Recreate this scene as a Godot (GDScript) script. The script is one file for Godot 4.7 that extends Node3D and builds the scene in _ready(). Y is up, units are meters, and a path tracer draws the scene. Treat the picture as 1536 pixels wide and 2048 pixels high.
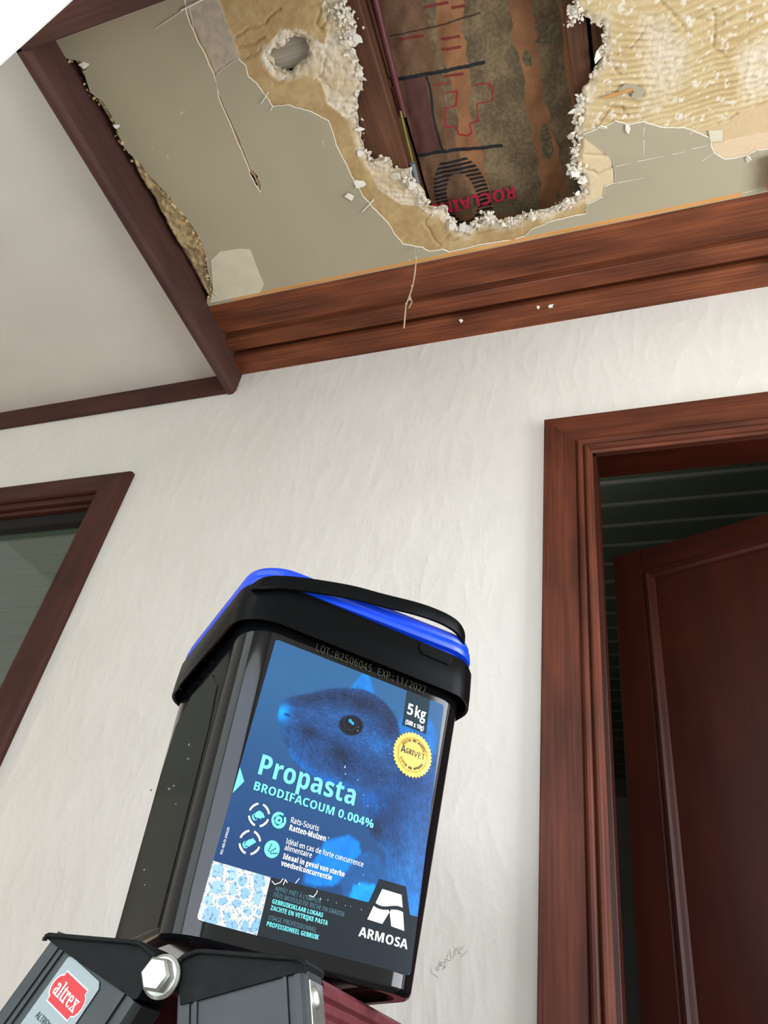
extends Node3D
# Room with a broken plaster ceiling, a bait bucket on a step ladder, a door and a window.
# Units are metres; the far wall is the plane z = 0, the floor y = 0, the camera at (0, 1, 1.2).

const FOCAL := 1504.808
const CAM := Vector3(0, 1.0, 1.2)
const CEIL := 2.634          # underside of the painted plaster ceiling
const WHITE_CEIL := 2.606    # underside of the white ceiling
var CB := Basis(Vector3(0.94164478, 0.13962637, -0.30628352), Vector3(0.08844663, 0.77530531, 0.62536299), Vector3(0.3247804, -0.61595954, 0.71771271))
var rng := RandomNumberGenerator.new()
var M := {}
var used := {}
var fonts := {}

# ---------------------------------------------------------------- pixels to places
func ray(px, py) -> Vector3:
	return CB * Vector3(px - 768.0, 1024.0 - py, -FOCAL)

func on_plane(px, py, p: Vector3, n: Vector3) -> Vector3:
	var d := ray(px, py)
	return CAM + d * ((p - CAM).dot(n) / d.dot(n))

func on_y(px, py, y) -> Vector3:
	return on_plane(px, py, Vector3(0, y, 0), Vector3.UP)

func flat(list, y) -> PackedVector2Array:
	var out := PackedVector2Array()
	for p in list:
		var q := on_y(p[0], p[1], y)
		out.append(Vector2(q.x, q.z))
	return out

# ---------------------------------------------------------------- nodes
func numbered(called: String) -> String:
	if not used.has(called):
		used[called] = 0
		return called
	used[called] += 1
	return "%s_%03d" % [called, used[called]]

func tag(o, label, category, group = ""):
	o.set_meta("label", label)
	o.set_meta("category", category)
	if group != "":
		o.set_meta("group", group)
	return o

func thing(called, label, category, at = Vector3.ZERO, group = ""):
	var o := Node3D.new()
	o.name = numbered(called)
	add_child(o)
	o.position = at
	return tag(o, label, category, group)

func structure(called, label, category, at = Vector3.ZERO):
	var o = thing(called, label, category, at)
	o.set_meta("kind", "structure")
	return o

func put(called, mesh, mat, parent, at = Transform3D.IDENTITY):
	var o := MeshInstance3D.new()
	o.mesh = mesh
	o.material_override = mat
	o.name = numbered(called) if parent == self else called
	o.transform = at
	parent.add_child(o, true)
	return o

func begin() -> SurfaceTool:
	var st := SurfaceTool.new()
	st.begin(Mesh.PRIMITIVE_TRIANGLES)
	return st

func done(st: SurfaceTool, smooth := false) -> ArrayMesh:
	if not smooth:
		pass
	st.generate_normals()
	return st.commit()

# ---------------------------------------------------------------- shapes
func tri(st, a, b, c, ua = Vector2.ZERO, ub = Vector2.ZERO, uc = Vector2.ZERO):
	st.set_uv(ua); st.add_vertex(a)
	st.set_uv(ub); st.add_vertex(b)
	st.set_uv(uc); st.add_vertex(c)

func quad(st, a, b, c, d, ua = Vector2.ZERO, ub = Vector2.ZERO, uc = Vector2.ZERO, ud = Vector2.ZERO):
	tri(st, a, b, c, ua, ub, uc)
	tri(st, a, c, d, ua, uc, ud)

# a closed profile (x along au, y along av) swept along dir from l0 to l1; the ends are mitred by m0 and m1 times the profile's x
func sweep(st, prof, o: Vector3, au: Vector3, av: Vector3, dir: Vector3, l0: float, l1: float, m0 := 0.0, m1 := 0.0, uo := Vector2.ZERO):
	st.set_smooth_group(-1)
	var n: int = prof.size()
	var run := 0.0
	for i in n:
		var p: Vector2 = prof[i]
		var q: Vector2 = prof[(i + 1) % n]
		var step: float = p.distance_to(q)
		var p0: Vector3 = o + au * p.x + av * p.y + dir * (l0 + m0 * p.x)
		var p1: Vector3 = o + au * p.x + av * p.y + dir * (l1 + m1 * p.x)
		var q0: Vector3 = o + au * q.x + av * q.y + dir * (l0 + m0 * q.x)
		var q1: Vector3 = o + au * q.x + av * q.y + dir * (l1 + m1 * q.x)
		quad(st, p0, p1, q1, q0, uo + Vector2(l0, run), uo + Vector2(l1, run), uo + Vector2(l1, run + step), uo + Vector2(l0, run + step))
		run += step
	var idx := Geometry2D.triangulate_polygon(PackedVector2Array(prof))
	for k in range(0, idx.size(), 3):
		for e in 2:
			var l: float = l0 if e == 0 else l1
			var m: float = m0 if e == 0 else m1
			var v := []
			for j in 3:
				var p: Vector2 = prof[idx[k + j]]
				v.append(o + au * p.x + av * p.y + dir * (l + m * p.x))
			if e == 0:
				tri(st, v[0], v[1], v[2])
			else:
				tri(st, v[0], v[2], v[1])

func chamfered(w, h, c) -> Array:
	return [Vector2(c, 0), Vector2(w - c, 0), Vector2(w, c), Vector2(w, h - c), Vector2(w - c, h), Vector2(c, h), Vector2(0, h - c), Vector2(0, c)]

# a box with softened edges
func bx(st, lo: Vector3, hi: Vector3, c := 0.001, along := 0):
	var s := hi - lo
	if along == 0:
		sweep(st, chamfered(s.y, s.z, c), lo, Vector3.UP, Vector3.BACK, Vector3.RIGHT, 0, s.x)
	elif along == 1:
		sweep(st, chamfered(s.z, s.x, c), lo, Vector3.BACK, Vector3.RIGHT, Vector3.UP, 0, s.y)
	else:
		sweep(st, chamfered(s.x, s.y, c), lo, Vector3.RIGHT, Vector3.UP, Vector3.BACK, 0, s.z)

func box_mesh(lo, hi, c := 0.001, along := 0) -> ArrayMesh:
	var st := begin()
	bx(st, lo, hi, c, along)
	return done(st)

# a polygon in a plane, thickened from t0 to t1 along the normal
func slab(st, poly: PackedVector2Array, o: Vector3, au: Vector3, av: Vector3, an: Vector3, t0: float, t1: float):
	st.set_smooth_group(-1)
	var idx := Geometry2D.triangulate_polygon(poly)
	for k in range(0, idx.size(), 3):
		var a := poly[idx[k]]
		var b := poly[idx[k + 1]]
		var c := poly[idx[k + 2]]
		for t in [t0, t1]:
			tri(st, o + au * a.x + av * a.y + an * t, o + au * b.x + av * b.y + an * t, o + au * c.x + av * c.y + an * t, a, b, c)
	for i in poly.size():
		var p := poly[i]
		var q := poly[(i + 1) % poly.size()]
		var P := o + au * p.x + av * p.y
		var Q := o + au * q.x + av * q.y
		quad(st, P + an * t0, Q + an * t0, Q + an * t1, P + an * t1, p, q, q, p)

# rings of equal count joined into a skin; sharp lists the steps after which the edge is hard
func loft(st, rings: Array, sharp := [], cap0 := false, cap1 := false, closed := true):
	var group := 1
	for r in rings.size() - 1:
		st.set_smooth_group(group)
		var A: PackedVector3Array = rings[r]
		var B: PackedVector3Array = rings[r + 1]
		var n := A.size()
		for i in (n if closed else n - 1):
			var j := (i + 1) % n
			quad(st, A[i], B[i], B[j], A[j], Vector2(float(i) / n, r), Vector2(float(i) / n, r + 1), Vector2(float(i + 1) / n, r + 1), Vector2(float(i + 1) / n, r))
		if r in sharp:
			group += 1
	for e in 2:
		if (e == 0 and cap0) or (e == 1 and cap1):
			st.set_smooth_group(50 + e)
			var R: PackedVector3Array = rings[0] if e == 0 else rings[rings.size() - 1]
			var mid := Vector3.ZERO
			for p in R:
				mid += p
			mid /= R.size()
			for i in R.size():
				if e == 0:
					tri(st, mid, R[i], R[(i + 1) % R.size()])
				else:
					tri(st, mid, R[(i + 1) % R.size()], R[i])

func tube(st, pts: Array, r, sides := 10, squash := 1.0):
	var rings := []
	for i in pts.size():
		var t: Vector3 = (pts[min(i + 1, pts.size() - 1)] - pts[max(i - 1, 0)]).normalized()
		var u := t.cross(Vector3.UP if abs(t.y) < 0.9 else Vector3.RIGHT).normalized()
		var v := u.cross(t).normalized()
		var ring := PackedVector3Array()
		var rr: float = r[i] if r is Array else r
		for k in sides:
			var a := TAU * k / sides
			ring.append(pts[i] + u * cos(a) * rr + v * sin(a) * rr * squash)
		rings.append(ring)
	loft(st, rings, [], true, true)

func lathe(st, prof: Array, o: Vector3, axis: Vector3, sides := 24, sharp := []):
	var u := axis.cross(Vector3.UP if abs(axis.y) < 0.9 else Vector3.RIGHT).normalized()
	var v := axis.cross(u).normalized()
	var rings := []
	for p in prof:
		var ring := PackedVector3Array()
		for k in sides:
			var a := TAU * k / sides
			ring.append(o + axis * p.y + (u * cos(a) + v * sin(a)) * p.x)
		rings.append(ring)
	loft(st, rings, sharp, true, true)

var ICO := []
var ICO_F := []
func ico_setup():
	var t := (1.0 + sqrt(5.0)) / 2.0
	for p in [[-1, t, 0], [1, t, 0], [-1, -t, 0], [1, -t, 0], [0, -1, t], [0, 1, t], [0, -1, -t], [0, 1, -t], [t, 0, -1], [t, 0, 1], [-t, 0, -1], [-t, 0, 1]]:
		ICO.append(Vector3(p[0], p[1], p[2]).normalized())
	ICO_F = [0, 11, 5, 0, 5, 1, 0, 1, 7, 0, 7, 10, 0, 10, 11, 1, 5, 9, 5, 11, 4, 11, 10, 2, 10, 7, 6, 7, 1, 8, 3, 9, 4, 3, 4, 2, 3, 2, 6, 3, 6, 8, 3, 8, 9, 4, 9, 5, 2, 4, 11, 6, 2, 10, 8, 6, 7, 9, 8, 1]

# one uneven lump
func lump(st, c: Vector3, r: Vector3, col := Color.WHITE, rough := 0.45):
	var v := []
	var q := Basis(Vector3(rng.randf_range(-1, 1), rng.randf_range(-1, 1), rng.randf_range(-1, 1)).normalized(), rng.randf() * TAU)
	for p in ICO:
		v.append(c + q * (p * r * (1.0 + rng.randf_range(-rough, rough))))
	st.set_smooth_group(-1)
	st.set_color(col)
	for k in range(0, ICO_F.size(), 3):
		tri(st, v[ICO_F[k]], v[ICO_F[k + 2]], v[ICO_F[k + 1]])

# a thin torn flake
func flake(st, c: Vector3, a: Vector3, b: Vector3, th := 0.0012):
	var n := a.cross(b).normalized() * th
	var o := []
	var k := 7
	for i in k:
		var t := TAU * i / k + rng.randf_range(-0.3, 0.3)
		o.append(c + a * cos(t) * rng.randf_range(0.45, 1.35) + b * sin(t) * rng.randf_range(0.45, 1.35) + n * rng.randf_range(-0.6, 0.6))
	st.set_smooth_group(-1)
	st.set_color(Color(0.8, 0.76, 0.68))
	for i in k:
		var p: Vector3 = o[i]
		var q: Vector3 = o[(i + 1) % k]
		tri(st, c + n, p + n, q + n)
		tri(st, c - n, q - n, p - n)
		quad(st, p - n, q - n, q + n, p + n)

func jag(list: PackedVector2Array, amp: float, closed := true, times := 2) -> PackedVector2Array:
	var cur := list
	for t in times:
		var out := PackedVector2Array()
		var n := cur.size()
		for i in (n if closed else n - 1):
			var a := cur[i]
			var b := cur[(i + 1) % n]
			out.append(a)
			var d := b - a
			if d.length() > 0.004:
				out.append((a + b) * 0.5 + Vector2(-d.y, d.x).normalized() * rng.randf_range(-1, 1) * min(amp, d.length() * 0.22))
		if not closed:
			out.append(cur[n - 1])
		cur = out
		amp *= 0.6
	return cur

func seg_dist(p: Vector2, poly: PackedVector2Array, closed := true) -> float:
	var best := 1e9
	var n := poly.size()
	for i in (n if closed else n - 1):
		var a := poly[i]
		var ab := poly[(i + 1) % n] - a
		var t := clampf((p - a).dot(ab) / maxf(ab.length_squared(), 1e-12), 0.0, 1.0)
		best = minf(best, (a + ab * t).distance_squared_to(p))
	return sqrt(best)

func nearest(p: Vector2, poly: PackedVector2Array) -> Vector2:
	var best := 1e9
	var at := p
	for i in poly.size():
		var a := poly[i]
		var q := Geometry2D.get_closest_point_to_segment(p, a, poly[(i + 1) % poly.size()])
		var d := q.distance_squared_to(p)
		if d < best:
			best = d
			at = q
	return at

# ---------------------------------------------------------------- materials
func rgb(r, g, b) -> Color:
	return Color(r / 255.0, g / 255.0, b / 255.0)

func mat(col: Color, rough := 0.6, metal := 0.0) -> StandardMaterial3D:
	var m := StandardMaterial3D.new()
	m.albedo_color = col
	m.roughness = rough
	m.metallic = metal
	m.cull_mode = BaseMaterial3D.CULL_DISABLED
	return m

func noise(seed_, freq, octaves := 3) -> FastNoiseLite:
	var n := FastNoiseLite.new()
	n.seed = seed_
	n.noise_type = FastNoiseLite.TYPE_SIMPLEX_SMOOTH
	n.frequency = freq
	n.fractal_octaves = octaves
	return n

func wood(dark: Color, light: Color, seed_: int, rough := 0.42) -> StandardMaterial3D:
	var w := 512
	var h := 256
	var fine: Image = noise(seed_, 0.05, 3).get_seamless_image(40, h * 2)
	fine.resize(w, h, Image.INTERPOLATE_CUBIC)
	var wide: Image = noise(seed_ + 7, 0.03, 3).get_seamless_image(64, 96)
	wide.resize(w, h, Image.INTERPOLATE_CUBIC)
	var im := Image.create(w, h, false, Image.FORMAT_RGB8)
	var bump := Image.create(w, h, false, Image.FORMAT_RGB8)
	for y in h:
		for x in w:
			var f: float = fine.get_pixel(x, y).r
			var g: float = wide.get_pixel(x, y).r
			var t := clampf(0.55 * f + 0.75 * g - 0.15, 0.0, 1.0)
			im.set_pixel(x, y, dark.lerp(light, t))
			bump.set_pixel(x, y, Color(f, f, f))
	var m := mat(Color.WHITE, rough)
	im.generate_mipmaps()
	m.albedo_texture = ImageTexture.create_from_image(im)
	m.heightmap_enabled = true
	m.heightmap_scale = 0.02
	m.metallic_specular = 0.35
	m.heightmap_texture = ImageTexture.create_from_image(bump)
	m.uv1_scale = Vector3(1.4, 5.0, 1)
	return m

func mottled(a: Color, b: Color, seed_: int, freq: float, scale: float, rough := 0.85, relief := 0.0, tilt := false) -> StandardMaterial3D:
	var n := noise(seed_, freq, 4)
	var im := n.get_seamless_image(256, 256)
	var out := Image.create(256, 256, false, Image.FORMAT_RGB8)
	for y in 256:
		for x in 256:
			out.set_pixel(x, y, a.lerp(b, im.get_pixel(x, y).r))
	var m := mat(Color.WHITE, rough)
	m.albedo_texture = ImageTexture.create_from_image(out)
	m.uv1_triplanar = true
	m.uv1_world_triplanar = true
	m.uv1_scale = Vector3.ONE * scale
	if relief > 0.0:
		m.heightmap_enabled = true
		m.heightmap_scale = relief
		var r: Image
		if tilt:
			# upright trowel strokes
			var rn := noise(seed_ + 3, 0.016, 4)
			rn.fractal_type = FastNoiseLite.FRACTAL_RIDGED
			rn.fractal_gain = 0.5
			r = rn.get_seamless_image(1024, 470)
			r.resize(1024, 1024, Image.INTERPOLATE_CUBIC)
		else:
			r = noise(seed_ + 3, 0.03, 4).get_seamless_image(512, 512)
		m.heightmap_texture = ImageTexture.create_from_image(r)
	return m

func setup_materials():
	M.wall = mottled(rgb(224, 220, 212), rgb(231, 227, 220), 11, 0.02, 0.7, 0.8, 0.16, true)
	M.white = mottled(rgb(212, 208, 201), rgb(219, 215, 208), 12, 0.02, 0.8, 0.85, 0.05)
	M.plain = mat(rgb(222, 219, 213), 0.85)
	M.floor = mottled(rgb(104, 97, 88), rgb(122, 114, 104), 13, 0.02, 0.8, 0.5)
	M.casing = wood(rgb(66, 32, 21), rgb(114, 60, 41), 21, 0.5)
	M.crown = wood(rgb(72, 36, 23), rgb(136, 76, 46), 25, 0.4)
	M.beam = wood(rgb(64, 42, 38), rgb(90, 60, 54), 29, 0.55)
	M.frame = wood(rgb(56, 28, 22), rgb(80, 44, 35), 33, 0.5)
	M.leaf = wood(rgb(46, 15, 7), rgb(62, 22, 10), 37, 0.4)
	M.leaf.heightmap_enabled = false
	M.raw = wood(rgb(196, 138, 78), rgb(226, 178, 118), 41, 0.7)
	M.splinter = wood(rgb(168, 100, 62), rgb(214, 150, 104), 43, 0.8)
	M.joist = wood(rgb(72, 46, 32), rgb(116, 78, 56), 45, 0.7)
	M.lath = wood(rgb(128, 122, 112), rgb(172, 164, 150), 49, 0.8)
	M.paint = mottled(rgb(166, 157, 133), rgb(178, 168, 143), 51, 0.012, 0.7, 0.5, 0.01)
	M.filler = mottled(rgb(206, 199, 174), rgb(218, 211, 188), 53, 0.02, 3.0, 0.8)
	M.torn = mottled(rgb(236, 230, 214), rgb(248, 244, 234), 55, 0.05, 6.0, 0.95)
	var pl := mat(Color.WHITE, 0.95)
	pl.vertex_color_use_as_albedo = true
	M.plaster = pl
	M.dark = mat(rgb(20, 19, 18), 0.9)
	M.glass = mat(Color(0.75, 0.9, 0.8, 0.05), 0.02)
	M.glass.transparency = BaseMaterial3D.TRANSPARENCY_ALPHA
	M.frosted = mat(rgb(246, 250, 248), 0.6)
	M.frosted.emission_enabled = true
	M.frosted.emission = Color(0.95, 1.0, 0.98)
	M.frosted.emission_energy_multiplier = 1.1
	M.pvc = mat(rgb(240, 245, 242), 0.4)
	M.slat_strip = mat(rgb(176, 174, 160), 0.45)
	M.slat_green = mat(rgb(104, 116, 92), 0.5)
	M.slat_joint = mat(rgb(58, 68, 52), 0.7)
	M.black = mat(rgb(13, 14, 16), 0.07)
	M.black.metallic_specular = 0.45
	M.glassy = mat(rgb(120, 124, 126), 0.05)
	M.black_matt = mat(rgb(12, 13, 14), 0.3)
	M.black_matt.metallic_specular = 0.17
	M.lid = mat(rgb(14, 70, 226), 0.28)
	M.cap = mottled(rgb(19, 20, 20), rgb(32, 34, 34), 61, 0.03, 9.0, 0.6)
	M.cap.metallic_specular = 0.25
	M.alu = mottled(rgb(42, 47, 48), rgb(55, 60, 61), 63, 0.02, 6.0, 0.42)
	M.alu.metallic = 0.2
	M.steel = mat(rgb(186, 188, 180), 0.32, 0.85)
	M.tread = mottled(rgb(88, 26, 34), rgb(112, 52, 54), 65, 0.03, 7.0, 0.55)
	M.plate = mat(rgb(152, 164, 166), 0.4)
	M.red = mat(rgb(206, 24, 34), 0.4)
	M.print_white = mat(rgb(244, 246, 244), 0.5)
	M.print_ink = mat(rgb(32, 44, 46), 0.5)
	M.print_aqua = mat(rgb(112, 226, 232), 0.45)
	M.print_teal = mat(rgb(66, 112, 126), 0.45)
	M.print_band = mat(rgb(22, 32, 40), 0.12)
	M.print_tab = mat(rgb(26, 48, 58), 0.12)
	M.print_lot = mat(rgb(64, 61, 40), 0.5)
	M.gold = mottled(rgb(226, 176, 70), rgb(246, 212, 110), 67, 0.02, 12.0, 0.3)
	M.gold.metallic = 0.25
	M.gold_dark = mat(rgb(196, 146, 52), 0.35, 0.25)
	M.print_black = mat(rgb(18, 18, 16), 0.5)
	M.pipe = mat(rgb(96, 42, 46), 0.5)
	M.cable = mat(rgb(130, 140, 40), 0.5)
	M.conduit = mat(rgb(118, 122, 128), 0.55)
	M.print_red = mat(rgb(196, 28, 66), 0.7)
	M.thread = mat(rgb(190, 172, 140), 0.95)
	M.scuff = mat(rgb(146, 138, 130), 0.9)
	M.shade = mat(rgb(250, 214, 160), 0.8)

# ---------------------------------------------------------------- lettering
func font(kind: String) -> Font:
	if not fonts.has(kind):
		var f := SystemFont.new()
		if kind == "serif":
			f.font_names = PackedStringArray(["Droid Serif"])
			f.font_weight = 700
		elif kind == "mono":
			f.font_names = PackedStringArray(["Droid Sans Mono"])
		else:
			f.font_names = PackedStringArray(["Droid Sans"])
			f.font_weight = 700 if kind == "bold" else 400
		fonts[kind] = f
	return fonts[kind]

func text_mesh(s: String, kind: String) -> TextMesh:
	var t := TextMesh.new()
	t.text = s
	t.font = font(kind)
	t.font_size = 48
	t.pixel_size = 0.001
	t.depth = 0.004
	t.curve_step = 1.5
	t.horizontal_alignment = HORIZONTAL_ALIGNMENT_LEFT
	return t

# a line of lettering from u0 to u1 with its baseline at v and capitals of height cap, in the parent's xy plane at depth z
func lettering(parent, s: String, kind: String, u0: float, u1: float, v: float, cap: float, m, z := 0.0004, turn := 0.0, called := "lettering"):
	var t := text_mesh(s, kind)
	var box := t.get_aabb()
	var H := text_mesh("H", kind).get_aabb()
	var sx := (u1 - u0) / box.size.x
	var sy := cap / H.size.y
	var inner := Transform3D(Basis.from_scale(Vector3(sx, sy, 0.06)), Vector3(-box.position.x * sx, -H.position.y * sy, 0))
	var outer := Transform3D(Basis(Vector3.BACK, turn), Vector3(u0, v, z))
	return put(called, t, m, parent, outer * inner)

func disc_poly(c: Vector2, r: float, n := 32) -> PackedVector2Array:
	var p := PackedVector2Array()
	for i in n:
		p.append(c + Vector2(cos(TAU * i / n), sin(TAU * i / n)) * r)
	return p

func print_shape(parent, called, poly, m, z := 0.0003, th := 0.0002):
	var st := begin()
	slab(st, PackedVector2Array(poly), Vector3.ZERO, Vector3.RIGHT, Vector3.UP, Vector3.BACK, z, z + th)
	return put(called, done(st), m, parent)

func arc_poly(c: Vector2, r0: float, r1: float, a0: float, a1: float, n := 14) -> PackedVector2Array:
	var p := PackedVector2Array()
	for i in n + 1:
		var a := deg_to_rad(lerpf(a0, a1, float(i) / n))
		p.append(c + Vector2(cos(a), sin(a)) * r1)
	for i in n + 1:
		var a := deg_to_rad(lerpf(a1, a0, float(i) / n))
		p.append(c + Vector2(cos(a), sin(a)) * r0)
	return p

# ================================================================= scene
func _ready():
	rng.seed = 20
	# --- camera
	var cam := Camera3D.new()
	cam.name = "camera"
	add_child(cam)
	cam.transform = Transform3D(CB, CAM)
	cam.fov = rad_to_deg(2.0 * atan(1024.0 / FOCAL))
	cam.near = 0.02
	cam.current = true
	# --- sky and exposure
	var env := Environment.new()
	env.background_mode = Environment.BG_SKY
	var sky := Sky.new()
	var sm := ProceduralSkyMaterial.new()
	sm.sky_top_color = Color(0.42, 0.58, 0.85)
	sm.sky_horizon_color = Color(0.85, 0.9, 0.95)
	sm.ground_bottom_color = Color(0.35, 0.34, 0.31)
	sm.ground_horizon_color = Color(0.7, 0.7, 0.68)
	sm.sky_energy_multiplier = 1.6
	sky.sky_material = sm
	env.sky = sky
	env.tonemap_mode = Environment.TONE_MAPPER_LINEAR
	env.tonemap_exposure = 1.13
	env.sdfgi_enabled = true
	env.ssao_enabled = true
	env.ssil_enabled = true
	var we := WorldEnvironment.new()
	we.environment = env
	we.name = "world_environment"
	add_child(we)
	# --- daylight through the large window behind the camera
	area_light("daylight", Transform3D(Basis.IDENTITY, Vector3(-0.3, 1.42, 3.34)), Vector2(2.4, 1.75), 4.4, Color(0.97, 0.985, 1.0))
	# --- daylight through the side window to the right of the door
	area_light("side_daylight", Transform3D(Basis(Vector3.UP, PI / 2), Vector3(1.17, 1.5, 0.47)), Vector2(0.74, 1.3), 2.7, Color(0.98, 0.99, 1.0))

	setup_materials()
	ico_setup()
	build_shell()
	build_ceiling()
	build_cavity()
	build_trim()
	build_door()
	build_window()
	build_back_rooms()
	build_glass_door()
	build_lamp()
	build_ladder()
	build_bucket()
	build_debris()

func area_light(called, xf, size, energy, col):
	var l := AreaLight3D.new()
	l.name = called
	add_child(l)
	l.transform = xf
	l.area_size = size
	l.light_energy = energy
	l.light_color = col
	l.area_range = 12.0
	l.area_attenuation = 2.0
	l.shadow_enabled = true

# ----------------------------------------------------------------- room shell
const DOOR_L := -0.0905
const DOOR_R := 0.74
const DOOR_T := 2.129
const WIN_L := -2.4
const WIN_R := -1.385
const WIN_T := 2.188
const WIN_B := 1.0
const X0 := -2.5
const X1 := 1.2
const Z1 := 3.4
const TOP := 3.0

func pieces(called, label, category, boxes, m, along := 0):
	var s = structure(called, label, category)
	for b in boxes:
		put("section", box_mesh(b[0], b[1], 0.0005, along), m, s)
	return s

func build_shell():
	var t := 0.14
	var tw := 0.06
	pieces("wall_back", "cream trowelled plaster wall holding the brown door frame and the brown window", "wall", [
		[Vector3(X0, 0, -tw), Vector3(WIN_L, TOP, 0)],
		[Vector3(WIN_L, 0, -tw), Vector3(WIN_R, WIN_B, 0)],
		[Vector3(WIN_L, WIN_T, -tw), Vector3(WIN_R, TOP, 0)],
		[Vector3(WIN_R, 0, -tw), Vector3(DOOR_L, TOP, 0)],
		[Vector3(DOOR_L, DOOR_T, -tw), Vector3(DOOR_R, TOP, 0)],
		[Vector3(DOOR_R, 0, -tw), Vector3(X1, TOP, 0)]], M.wall)
	pieces("wall_left", "plain cream side wall beyond the brown window", "wall", [[Vector3(X0 - t, 0, -t), Vector3(X0, TOP, Z1 + t)]], M.plain)
	pieces("wall_right", "plain cream side wall beyond the doorway", "wall", [
		[Vector3(X1, 0, -t), Vector3(X1 + t, TOP, 0.1)],
		[Vector3(X1, 0, 0.1), Vector3(X1 + t, 0.85, 0.84)],
		[Vector3(X1, 2.15, 0.1), Vector3(X1 + t, TOP, 0.84)],
		[Vector3(X1, 0, 0.84), Vector3(X1 + t, TOP, Z1 + t)]], M.plain)
	var sw = structure("window_4", "white framed side window beyond the brown door", "window", Vector3(X1 + 0.06, 1.5, 0.47))
	var ss := begin()
	for s in [-1, 1]:
		bx(ss, Vector3(-0.03, -0.65, s * 0.345 - 0.025), Vector3(0.03, 0.65, s * 0.345 + 0.025), 0.003, 1)
		bx(ss, Vector3(-0.03, s * 0.625 - 0.025, -0.32), Vector3(0.03, s * 0.625 + 0.025, 0.32), 0.003, 2)
	put("frame", done(ss), M.pvc, sw)
	put("glass", box_mesh(Vector3(-0.004, -0.6, -0.32), Vector3(0.004, 0.6, 0.32)), M.glass, sw)
	pieces("wall_front", "plain cream wall with the large daylight window facing the brown door", "wall", [
		[Vector3(X0, 0, Z1), Vector3(-1.5, TOP, Z1 + t)],
		[Vector3(-1.5, 0, Z1), Vector3(0.9, 0.54, Z1 + t)],
		[Vector3(-1.5, 2.3, Z1), Vector3(0.9, TOP, Z1 + t)],
		[Vector3(0.9, 0, Z1), Vector3(X1, TOP, Z1 + t)]], M.plain)
	var w = structure("window_3", "large white framed daylight window facing the brown door", "window", Vector3(-0.3, 1.42, Z1 + 0.05))
	var st := begin()
	for s in [-1, 1]:
		bx(st, Vector3(s * 1.17 - 0.03, -0.88, -0.03), Vector3(s * 1.17 + 0.03, 0.88, 0.03), 0.003, 1)
		bx(st, Vector3(-1.14, s * 0.85 - 0.03, -0.03), Vector3(1.14, s * 0.85 + 0.03, 0.03), 0.003, 0)
	put("frame", done(st), M.pvc, w)
	put("glass", box_mesh(Vector3(-1.14, -0.82, -0.004), Vector3(1.14, 0.82, 0.004)), M.glass, w)
	pieces("floor", "brown tiled floor under the step ladder", "floor", [[Vector3(-4.74, -0.1, -3.2), Vector3(X1 + t, 0, Z1 + t)]], M.floor)
	# the white ceiling left of the beam and behind the near beam
	pieces("ceiling_1", "smooth white ceiling panel beside the long dark beam", "ceiling", [
		[Vector3(X0, WHITE_CEIL, 0), Vector3(-1.09, WHITE_CEIL + 0.02, Z1)],
		[Vector3(-1.09, WHITE_CEIL, 1.0), Vector3(X1, WHITE_CEIL + 0.02, Z1)]], M.white)
	pieces("added_roof", "dark boarding added above the ceiling to keep sky light out", "added_roof", [[Vector3(-4.74, TOP, -3.2), Vector3(X1 + t, TOP + 0.1, Z1 + t)]], M.joist)  # unseen slab added so no sky light leaks into the cavity

# ----------------------------------------------------------------- the broken ceiling
var hole: PackedVector2Array
var small_hole: PackedVector2Array
var peel: PackedVector2Array
var beam_tear: PackedVector2Array

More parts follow.
